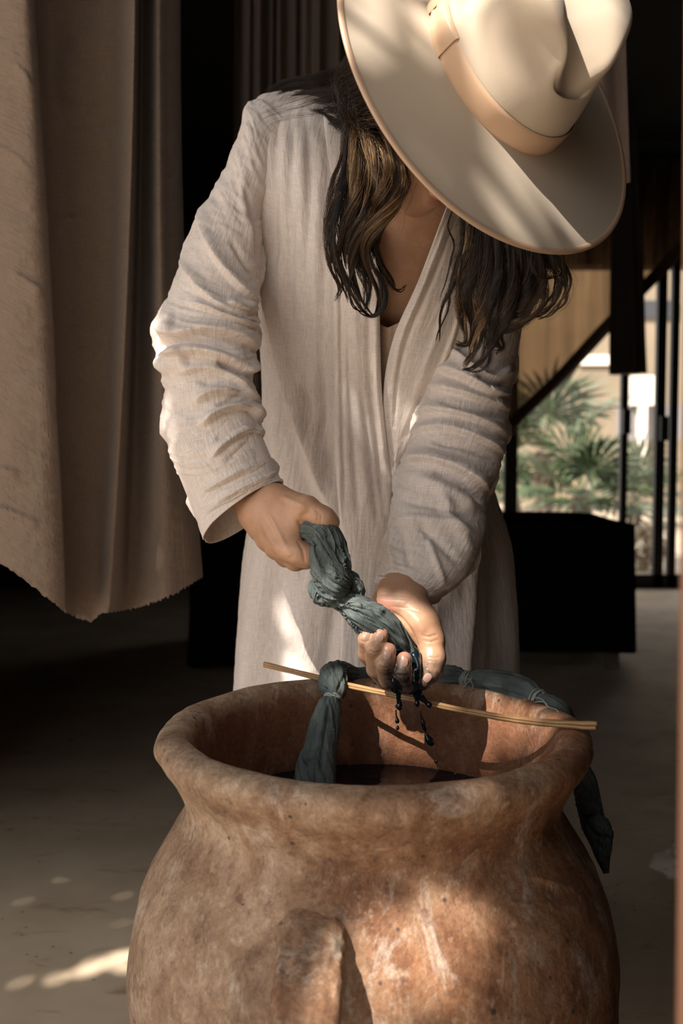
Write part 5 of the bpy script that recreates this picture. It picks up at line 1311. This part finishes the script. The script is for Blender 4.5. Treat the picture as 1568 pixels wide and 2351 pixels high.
# ---------------------------------------------------- hair
def lock(Lb, Rb, yc, thick, nst, seg, seed, tone, clumps=12, wav=0.10, r0=0.00022, tip=0.25, freq=1.6, end=(0.72, 1.0), conv=0.75, spread=0.0):
    r = np.random.default_rng(seed)
    T = np.linspace(0, 1, seg)
    La = crom(Lb, 200); Ra = crom(Rb, 200); Ya = crom(np.array(yc)[:, None], 200)[:, 0]
    cf = np.linspace(0.03, 0.97, clumps) + r.normal(0, 0.02, clumps); cd = r.uniform(0, 1, clumps); cph = r.uniform(0, 6.28, clumps); cend = r.uniform(*end, clumps)
    ctone = r.uniform(0, 1, clumps); camp = r.uniform(0.5, 1.4, clumps) * wav; cfr = freq * r.uniform(0.75, 1.3, clumps)
    V = []; tones = []
    for i in range(nst):
        c = r.integers(clumps); stray = r.uniform() < 0.06
        e = cend[c] * r.uniform(0.86, 1.0); t = T * e
        w = (1.0 / clumps) * 1.1
        f0 = cf[c] + r.normal(0, w * 0.75); fd = cd[c] + r.normal(0, 0.18)
        cv = 1 - conv * smooth(0.45, 1.0, T)
        f = cf[c] + (f0 - cf[c]) * cv + camp[c] * np.sin(2 * np.pi * cfr[c] * t + cph[c] + r.normal(0, 0.22)) * smooth(0.05, 0.35, T)
        f = f + (r.normal(0, 0.05) * smooth(0.2, 1, T) * (3 if stray else 1))
        f = f + 0.02 * np.sin(2 * np.pi * 3.1 * t + r.uniform(0, 6))
        ip = np.clip(t, 0, 1) * 199; i0 = ip.astype(int); i1 = np.minimum(i0 + 1, 199); fr = (ip - i0)[:, None]
        Lp = La[i0] * (1 - fr) + La[i1] * fr; Rp = Ra[i0] * (1 - fr) + Ra[i1] * fr
        xy = Lp * (1 - f)[:, None] + Rp * f[:, None]
        dome = np.sqrt(np.clip(1 - (2 * np.clip(f, 0, 1) - 1) ** 2, 0, 1))
        Yv = Ya[i0] - thick * (0.25 + 0.75 * dome) * (2 * np.clip(fd + (cd[c] - fd) * (1 - cv), -0.2, 1.2) - 1) + 0.004 * np.sin(2 * np.pi * 1.4 * t + cph[c] * 2)
        pts = np.array([P(a, b, y) for (a, b), y in zip(xy, Yv)])
        V.append(pts); tones.append(np.clip(tone(ctone[c], r, T, cf[c]), 0, 1))
    V = np.array(V); tones = np.array(tones)
    return V, tones, r0, tip
def strands_mesh(sets):
    allV, allF, allT = [], [], []; k0 = 0
    for V, tn, r0, tip in sets:
        ns, sg, _ = V.shape
        tg = nrm(np.gradient(V, axis=1)); a = nrm(np.cross(tg, np.array([0.3, 1.0, 0.2]))); b = np.cross(tg, a)
        rr = r0 * (1 - (1 - tip) * np.linspace(0, 1, sg) ** 2)[None, :, None]
        ring = np.stack([V + rr * (math.cos(w) * a + math.sin(w) * b) for w in (0.5, 2.6, 4.7)], 2)   # ns,sg,3,3
        idx = (np.arange(ns)[:, None, None] * sg + np.arange(sg - 1)[None, :, None]) * 3 + np.arange(3)[None, None]
        j2 = (np.arange(3) + 1) % 3
        base = (np.arange(ns)[:, None, None] * sg + np.arange(sg - 1)[None, :, None]) * 3
        f = np.stack([base + np.arange(3), base + j2, base + 3 + j2, base + 3 + np.arange(3)], -1).reshape(-1, 4)
        allV.append(ring.reshape(-1, 3)); allF.append(f + k0); k0 += ns * sg * 3
        allT.append(np.repeat(tn.reshape(-1), 3))
    return np.vstack(allV), np.vstack(allF), np.concatenate(allT)
def tone_hi(ct, r, T, cf): # balayage: lighter strands through the middle
    base = 0.30 + r.normal(0, 0.12)
    hi = (ct > 0.52) * r.uniform(0.45, 0.68) * smooth(0.02, 0.2, T) * (1 - 0.65 * smooth(0.5, 0.75, T))
    return base + hi
def tone_dk(ct, r, T, cf):
    return 0.26 + r.normal(0, 0.13) + (ct > 0.62) * 0.30 * smooth(0.1, 0.6, T)
def tone_bk(ct, r, T, cf): return 0.1 + r.normal(0, 0.08) + 0 * T
def glock(g, w, nst, seed, tone, twist=1.2, seg=17, r0=0.00019, tip=0.25, root=0.55, tipw=0.30, flat=0.6, curl=3.0):
    """one lock of hair: strands spread in a twisted lens round a guide (px, py, depth)"""
    r = np.random.default_rng(seed); T = np.linspace(0, 1, seg)
    g = crom(np.array(g, float), 160); tx = np.gradient(g[:, :2], axis=0); tx = tx / np.maximum(np.linalg.norm(tx, axis=1, keepdims=True), 1e-6); nx = np.stack([-tx[:, 1], tx[:, 0]], 1)
    ct = r.uniform(); V = []; tn = []
    ng = max(2, int(w / 2.6)); ga = r.uniform(0, 6.283, ng); gq = np.sqrt(r.uniform(0.05, 1, ng)); gp = r.uniform(0, 6.283, ng); gf = r.uniform(1.4, 2.8, ng); gm = r.uniform(0.3, 1.0, ng) * (3.0 + 0.16 * w); ge = r.uniform(0.72, 1.0, ng); gt = r.normal(0, 0.20, ng)
    nst = int(nst * 1.5) if nst > 12 else nst
    for i in range(nst):
        e = r.uniform(0.90, 1.0) if r.uniform() > 0.12 else r.uniform(0.6, 0.9)
        t = T * e; ip = t * 159; i0 = ip.astype(int); i1 = np.minimum(i0 + 1, 159); fr = (ip - i0)[:, None]
        c = g[i0] * (1 - fr) + g[i1] * fr; nn = nx[i0] * (1 - fr) + nx[i1] * fr
        k = r.integers(ng); loose = r.uniform() < 0.10
        sp = 0.75 * (1 - 0.45 * smooth(0.3, 1.0, t)) * (2.0 if loose else 1.0)
        ang = ga[k] + twist * 6.283 * t + r.normal(0, 0.5) * sp; q = gq[k] + r.normal(0, 0.28) * sp
        wt = w * (root + (1 - root) * smooth(0, 0.35, t)) * (1 - (1 - tipw) * smooth(0.45, 1.0, t)) * q
        ph = r.uniform(0, 6.283)
        off = wt * np.cos(ang) + gm[k] * np.sin(6.283 * gf[k] * t + gp[k] + ph * 0.06) * smooth(0.08, 0.6, t) + 0.8 * np.sin(6.283 * 3 * t + ph)
        yv = c[:, 2] + flat * wt * np.sin(ang) * 1.15 / F
        xy = c[:, :2] + nn * off[:, None]
        V.append(np.array([P(x, y, d) for (x, y), d in zip(xy, yv)])); tn.append(np.clip(tone(ct, r, T, 0) + gt[k], 0, 1))
    return np.array(V), np.array(tn), r0, tip
def tone_v(b, hi, s0=0.02, s1=0.2, e0=0.5, e1=0.75):
    def f(ct, r, T, cf):
        return b + r.normal(0, 0.11) + hi * r.uniform(0.55, 1.1) * smooth(s0, s1, T) * (1 - 0.7 * smooth(e0, e1, T))
    return f
DK, MD, HI = tone_v(0.12, 0.05), tone_v(0.22, 0.30), tone_v(0.28, 0.56)  # HI: blonde strands, with sunlit shine also put into their tone
TIP = lambda ct, r, T, cf: 0.14 + r.normal(0, 0.10) + 0.46 * r.uniform(0.4, 1.1) * smooth(0.15, 0.6, T)
def z2(pl, y0, y1, ym=None):
    n_ = len(pl); return [(x, y, np.interp(i / (n_ - 1), [0, 0.5, 1], [y0, (y0 + y1) / 2 if ym is None else ym, y1])) for i, (x, y) in enumerate(pl)]
LL = [  # beside the near cheek
    (z2([(803, 170), (801, 280), (793, 370), (764, 450), (754, 530), (764, 610), (780, 655), (771, 694)], 1.19, 1.200, 1.170), 13, 150, MD), (z2([(808, 180), (806, 290), (802, 380), (786, 450), (774, 525), (772, 600), (790, 655), (803, 694)], 1.185, 1.200, 1.165), 14, 150, DK),
    (z2([(812, 190), (825, 290), (846, 370), (855, 430), (840, 490), (814, 540), (804, 600), (815, 660), (838, 712)], 1.18, 1.195, 1.148), 17, 230, HI), (z2([(818, 200), (850, 295), (890, 360), (914, 420), (897, 470), (862, 520), (842, 562), (850, 620), (872, 680), (862, 722)], 1.175, 1.195, 1.145), 17, 230, HI),
    (z2([(826, 205), (872, 300), (910, 370), (922, 420), (904, 470), (874, 508), (856, 545), (838, 600)], 1.175, 1.190, 1.150), 13, 170, MD), (z2([(812, 280), (818, 400), (822, 480), (838, 540), (868, 582), (888, 630), (906, 662)], 1.180, 1.195, 1.172), 16, 150, DK),
    (z2([(836, 520), (850, 600), (876, 650), (882, 700), (860, 726), (834, 722), (816, 700)], 1.172, 1.190), 8, 80, DK), (z2([(800, 400), (776, 470), (768, 550), (788, 620), (820, 690), (850, 726), (868, 714), (868, 688)], 1.172, 1.190), 9, 110, DK),
    (z2([(815, 330), (803, 450), (806, 540), (828, 600), (845, 660), (838, 716)], 1.182, 1.195), 22, 220, DK), (z2([(800, 250), (815, 350), (835, 450), (838, 540), (828, 620)], 1.185, 1.192), 24, 200, DK), (z2([(845, 260), (878, 370), (885, 450), (860, 520), (838, 570), (845, 640)], 1.178, 1.190), 18, 180, DK),
    (z2([(860, 260), (900, 350), (912, 420), (890, 475), (852, 525), (830, 580)], 1.155, 1.172, 1.142), 9, 110, HI), (z2([(830, 560), (812, 620), (800, 670), (812, 706), (846, 716)], 1.18, 1.186), 7, 60, MD), (z2([(860, 570), (885, 640), (915, 664), (935, 655)], 1.185, 1.19), 6, 26, DK),
    (z2([(808, 190), (835, 290), (868, 370), (880, 430), (868, 490), (838, 530), (820, 580)], 1.165, 1.180, 1.140), 20, 260, HI), (z2([(806, 200), (815, 300), (822, 380), (815, 440), (800, 500), (790, 560), (796, 620)], 1.17, 1.188, 1.150), 18, 200, HI), (z2([(838, 215), (880, 300), (914, 375), (920, 430), (895, 485), (866, 525), (850, 580)], 1.17, 1.172, 1.142), 12, 160, HI), (z2([(800, 200), (805, 300), (815, 380), (828, 440), (826, 520), (812, 600)], 1.19, 1.19, 1.178), 22, 170, DK), (z2([(845, 225), (885, 310), (915, 380), (922, 430), (898, 490), (866, 540), (850, 600)], 1.172, 1.185, 1.146), 15, 230, MD), (z2([(850, 240), (884, 305), (914, 365), (924, 420), (910, 475), (880, 525), (858, 585)], 1.165, 1.182, 1.140), 11, 160, HI),
    (z2([(782, 440), (762, 480), (756, 520), (770, 590)], 1.17, 1.19), 10, 60, MD)]
RL = [  # on the far side, over the sleeve
    (z2([(1058, 470), (1064, 560), (1046, 630), (1026, 690), (1012, 740), (1006, 786)], 1.165, 1.225), 9, 90, DK), (z2([(1075, 480), (1078, 580), (1064, 660), (1058, 730), (1066, 780), (1046, 792)], 1.16, 1.215), 15, 170, MD), (z2([(1100, 490), (1098, 600), (1080, 680), (1088, 745), (1072, 790), (1044, 786)], 1.15, 1.205), 16, 180, DK),
    (z2([(1120, 500), (1122, 620), (1112, 700), (1102, 760), (1086, 812), (1062, 842)], 1.145, 1.205), 18, 200, TIP), (z2([(1140, 510), (1148, 630), (1142, 710), (1132, 770), (1112, 825), (1084, 848), (1060, 846)], 1.14, 1.200), 16, 190, DK), (z2([(1165, 520), (1176, 640), (1162, 720), (1146, 768), (1152, 800), (1136, 810)], 1.135, 1.195), 15, 160, TIP),
    (z2([(1190, 530), (1212, 630), (1202, 690), (1172, 730), (1152, 758)], 1.13, 1.19), 18, 190, TIP), (z2([(1215, 540), (1246, 620), (1251, 670), (1226, 712), (1190, 742), (1148, 758), (1136, 762)], 1.125, 1.185), 15, 170, TIP), (z2([(1250, 550), (1275, 605), (1285, 650), (1270, 690), (1235, 720), (1222, 733)], 1.12, 1.17), 11, 110, TIP),
    (z2([(1280, 560), (1298, 610), (1303, 650), (1290, 690), (1262, 722), (1232, 732)], 1.115, 1.165), 8, 80, TIP), (z2([(1130, 480), (1130, 600), (1118, 680), (1108, 740)], 1.165, 1.205), 46, 420, DK), (z2([(1205, 520), (1222, 600), (1216, 660), (1190, 705)], 1.145, 1.185), 38, 330, DK), (z2([(1090, 470), (1085, 560), (1070, 640), (1060, 700)], 1.165, 1.21), 30, 260, DK),
    (z2([(1225, 560), (1222, 610), (1250, 640), (1286, 628), (1296, 606)], 1.125, 1.13), 5, 40, TIP), (z2([(1090, 560), (1060, 590), (1052, 640), (1064, 700), (1056, 740)], 1.15, 1.19), 5, 40, TIP), (z2([(1085, 500), (1072, 530), (1082, 575), (1108, 602)], 1.12, 1.135), 1.6, 8, TIP), (z2([(1150, 620), (1130, 700), (1120, 770), (1124, 800)], 1.14, 1.18), 12, 90, TIP), (z2([(1040, 478), (1030, 520), (1042, 570), (1022, 640), (1010, 700)], 1.17, 1.225), 3, 18, DK)]
LL = [([(x, y, d - 0.058 + 0.018 * i_ / (len(g_) - 1)) for i_, (x, y, d) in enumerate(g_)], w_, n_, tn_) for g_, w_, n_, tn_ in LL]   # hangs free from the near side of the head
sets = [glock(g_, w_, n_, 100 + i, tn_) for i, (g_, w_, n_, tn_) in enumerate(LL)] + [glock(g_, w_, n_, 200 + i, tn_) for i, (g_, w_, n_, tn_) in enumerate(RL)]
fr_ = np.random.default_rng(77)
for i in range(46):     # flyaways
    g_, w_, n_, tn_ = (LL + RL)[fr_.integers(len(LL + RL))]
    k_ = fr_.integers(0, max(1, len(g_) - 3)); dx = np.cumsum(fr_.normal(0, 9, 4)); dy = np.cumsum(fr_.normal(0, 5, 4))
    sets.append(glock([(x + a_, y + b_, d - 0.006) for (x, y, d), a_, b_ in zip(g_[k_:k_ + 4], dx, dy)] if len(g_[k_:k_ + 4]) == 4 else g_, 5, 1, 300 + i, TIP, r0=0.00018))
sets += [
    # thrown back over the shoulder
    lock([(830, 178), (780, 172), (720, 176), (660, 186), (600, 214)], [(835, 240), (790, 232), (740, 220), (690, 216), (640, 225)], [1.20, 1.28, 1.325, 1.345, 1.352], 0.008, 700, 20, 9, tone_bk, 8, 0.06, end=(0.7, 1.0)),
    lock([(840, 200), (800, 200), (760, 205), (720, 215), (690, 235)], [(835, 330), (800, 310), (770, 290), (740, 275), (705, 260)], [1.20, 1.25, 1.275, 1.29, 1.30], 0.006, 650, 20, 10, tone_bk, 9, 0.08, end=(0.6, 1.0)),
    lock([(800, 190), (700, 220), (640, 245), (580, 270), (556, 330)], [(805, 250), (730, 260), (660, 275), (610, 300), (575, 380)], [1.22, 1.285, 1.295, 1.30, 1.30], 0.003, 14, 30, 11, tone_bk, 7, 0.08, r0=0.00020, end=(0.7, 1.0)),
]
def side_hair(side, end, nst, seed):
    """strands combed from under the hat, over the ear, into the hanging locks"""
    r = np.random.default_rng(seed); V = []; tn = []
    for i in range(nst):
        k = r.uniform(0, 1); j = r.normal(0, 0.003, (4, 3))
        l0 = 0.078 * math.sqrt(max(0.05, 1 - ((0.055 - 0.145 * k + 0.02) / 0.1) ** 2)) + 0.004
        pts = [hd(0.055 - 0.145 * k, side * l0, 0.020) + j[0], hd(0.030 - 0.095 * k, side * 0.0885, -0.022) + j[1], hd(0.0 - 0.06 * k, side * 0.084, -0.068) + j[2], np.array(end) + j[3] * 3.5 + np.array([0, 0.02 * (k - 0.5), 0])]
        V.append(crom(np.array(pts), 16)); tn.append(np.clip(0.16 + r.normal(0, 0.12) + (0.35 * (r.uniform() > 0.7)) * np.linspace(0, 1, 16), 0, 1))
    V = np.array(V); sh = V.shape; return under_hat(V.reshape(-1, 3)).reshape(sh), np.array(tn), 0.00024, 0.8
sets.append(side_hair(-1, P(838, 300, 1.105), 900, 41)); sets.append(side_hair(1, P(1120, 520, 1.160), 600, 42))
hv, hf, ht = strands_mesh(sets)
hair = mesh_obj('hair', hv, hf, M['hair'], person, attrs={'tone': ht}); hair['kind'] = 'stuff'
# scalp hair: shell hugging the skull down to the nape
V_, f_ = sdf_build([('e', hd(-0.018, 0, 0.024), HR, (0.094, 0.079, 0.088), 0.01), ('e', hd(-0.045, 0, -0.03), HR, (0.058, 0.062, 0.070), 0.03), ('c', hd(-0.06, -0.02, -0.06), P(830, 225, 1.25), 0.030, 0.012, 0.03), ('c', hd(-0.05, 0.03, -0.06), P(1150, 480, 1.20), 0.045, 0.03, 0.03), ('e', hd(-0.022, -0.062, -0.020), HR, (0.046, 0.022, 0.055), 0.02), ('e', hd(-0.022, 0.062, -0.020), HR, (0.046, 0.022, 0.055), 0.02)], HO - 0.25, HO + 0.25, 0.004)
V_ = under_hat(V_)
mesh_obj('scalp_hair', V_, f_, M['hair'], hair, attrs={'tone': np.full(len(V_), 0.06)})

# ================================================================== hat
hat = empty('hat', tuple(HC)); tag(hat, 'wide-brimmed cream felt hat with a tan satin ribbon worn low over the face', 'hat')
def hp_(a, b, h): return HC + np.asarray(a)[..., None] * HF + np.asarray(b)[..., None] * HL + np.asarray(h)[..., None] * HN
A0, B0, HB = 0.100, 0.084, 0.020
CA, CB = -0.006, -0.007                     # crown centre in the brim plane
phi = np.linspace(0, 2 * np.pi, 260, endpoint=False)[None]
def crown_pt(s):
    """s (n,1) 0 base .. 1 centre of the top"""
    x_ = [0, 0.1, 0.35, 0.55, 0.64, 0.70, 0.76, 0.82, 1.0]
    rr_ = np.interp(s, x_, [1.0, 0.99, 0.95, 0.905, 0.875, 0.835, 0.755, 0.60, 0.0])
    h = np.interp(s, x_, [0, 0.018, 0.063, 0.100, 0.1145, 0.1215, 0.1250, 0.1260, 0.1265])
    return rr_, h
ss = np.linspace(0, 1, 110)
rr_, h_ = crown_pt(ss)
for _ in range(6):
    rr_[1:-1] = (rr_[:-2] + 2 * rr_[1:-1] + rr_[2:]) / 4; h_[1:-1] = (h_[:-2] + 2 * h_[1:-1] + h_[2:]) / 4
rr_ = rr_[:, None]; h_ = h_[:, None] + 0 * phi
tp = smooth(0.0, 0.11, h_)
a = rr_ * (A0 - 0.004 * tp) * np.cos(phi); b = rr_ * (B0 + 0.0 * tp) * np.sin(phi)
# a little narrower towards the front at the top (teardrop)
b = b * (1 - 0.16 * tp * smooth(0.0, 0.085, a))
low_ = 0.020 * tp * smooth(0.015, 0.088, a)
h_ = h_ - low_
# centre dent along the top, running down the front
topw = smooth(0.080, 0.112, h_ + low_)
h_ = h_ - topw * (0.030 + 0.012 * smooth(-0.02, 0.06, a)) * np.exp(-((b + 0.004) / 0.027) ** 2) * (0.4 + 0.6 * smooth(-0.09, -0.02, a))
fr2 = smooth(0.045, 0.085, a) * np.exp(-((h_ - 0.082) / 0.024) ** 2) * np.exp(-((b - 0.004) / 0.030) ** 2)
a = a - 0.011 * fr2
# side pinches
for sg, am in ((-1, 0.010), (1, 0.007)):
    g = np.exp(-((a - 0.050) / 0.030) ** 2) * np.exp(-((h_ - 0.085) / 0.028) ** 2) * (b * sg > 0)
    b = b - sg * am * g * smooth(0.02, 0.05, np.abs(b))
G = hp_(a + CA, b + CB, h_ + HB)
mesh_obj('crown', G.reshape(-1, 3), grid_faces(110, 260, True), M['felt'], hat)
# brim: shallow saucer from the crown out to the bound edge, with real thickness
RB = 0.1945
rho = np.linspace(0, 1, 60)[:, None]
def brim_h(rho, phi): return HB * (1 - rho) ** 1.15 + 0.004 * np.sin(phi) ** 2 * rho ** 2 + 0.0025 * np.sin(3 * phi + 1) * rho ** 2
def brim_pt(rho, phi, dh=0.0):
    a_ = (1 - rho) * ((A0 - 0.001) * np.cos(phi) + CA) + rho * RB * np.cos(phi)
    b_ = (1 - rho) * ((B0 - 0.001) * np.sin(phi) + CB) + rho * RB * 1.01 * np.sin(phi)
    return hp_(a_, b_, brim_h(rho, phi) + dh)
Gt = brim_pt(rho, phi, 0.0012); Gb = brim_pt(rho[::-1], phi, -0.0012)
G = np.concatenate([Gt, Gb], 0)
brim = mesh_obj('brim', G.reshape(-1, 3), grid_faces(120, 260, True), M['felt'], hat)
# bound edge
e = brim_pt(np.array([[0.995]]), phi)[0]; ce = nrm(e - HC)
s = np.linspace(0, 2 * np.pi, 16, endpoint=False)
G = e[None] + (0.0038 * np.cos(s))[:, None, None] * ce[None] + (0.0026 * np.sin(s))[:, None, None] * HN
mesh_obj('binding', np.concatenate([G, G[:1]], 0).reshape(-1, 3), grid_faces(17, 260, True), M['binding'], brim)
# ribbon band
def band_pt(h, phi, off):
    f = np.interp(h, [0, 0.018, 0.062], [1.0, 0.99, 0.95])
    return hp_((A0 * f + off) * np.cos(phi) + CA, (B0 * f + off) * np.sin(phi) + CB, h + HB)
hh = np.linspace(0.0005, 0.027, 14)[:, None]
off = 0.0016 - 0.0016 * (np.abs(np.linspace(-1, 1, 14)) ** 8)[:, None]
G = band_pt(hh, phi, off)
band = mesh_obj('ribbon', G.reshape(-1, 3), grid_faces(14, 260, True), M['ribbon'], hat, uv=grid_uv(G).reshape(-1, 2))
def patch(p0, p1, h0, h1, off, name, taper=0.0, pinch=0.0, n=40, m=24):
    u = np.linspace(0, 1, n)[:, None]; v = np.linspace(0, 1, m)[None]
    ph = p0 + (p1 - p0) * u + 0 * v
    hc = (h0 + h1) / 2; hw = (h1 - h0) / 2 * (1 - taper * (1 - u) ** 1.5)
    hgt = hc + (2 * v - 1) * hw
    o = off * (0.35 + 0.65 * np.clip(np.sin(np.pi * np.clip(u * 0.92 + 0.04, 0, 1)), 0, 1) ** 0.5) + 0.0014 * np.sin(v * 9 + 2) * (1 - u) * pinch
    o = o * (1 - 0.7 * np.abs(2 * v - 1) ** 10)
    G = band_pt(hgt, ph, o)
    Gi = band_pt(hgt, ph, o * 0 + 0.0004)
    V_ = np.concatenate([G.reshape(-1, 3), Gi.reshape(-1, 3)])
    return mesh_obj(name, V_, np.vstack([grid_faces(n, m), grid_faces(n, m, flip=True) + n * m]), M['ribbon'], band, uv=np.vstack([grid_uv(G).reshape(-1, 2)] * 2))
PB = math.radians(-129)      # where the bow sits round the crown
patch(PB, PB + 0.64, -0.001, 0.0295, 0.0062, 'bow_tail', 0.35, 1)
patch(PB, PB - 0.64, -0.001, 0.0295, 0.0062, 'bow_tail', 0.35, 1)
patch(PB - 0.10, PB + 0.10, -0.003, 0.031, 0.0088, 'bow_knot')
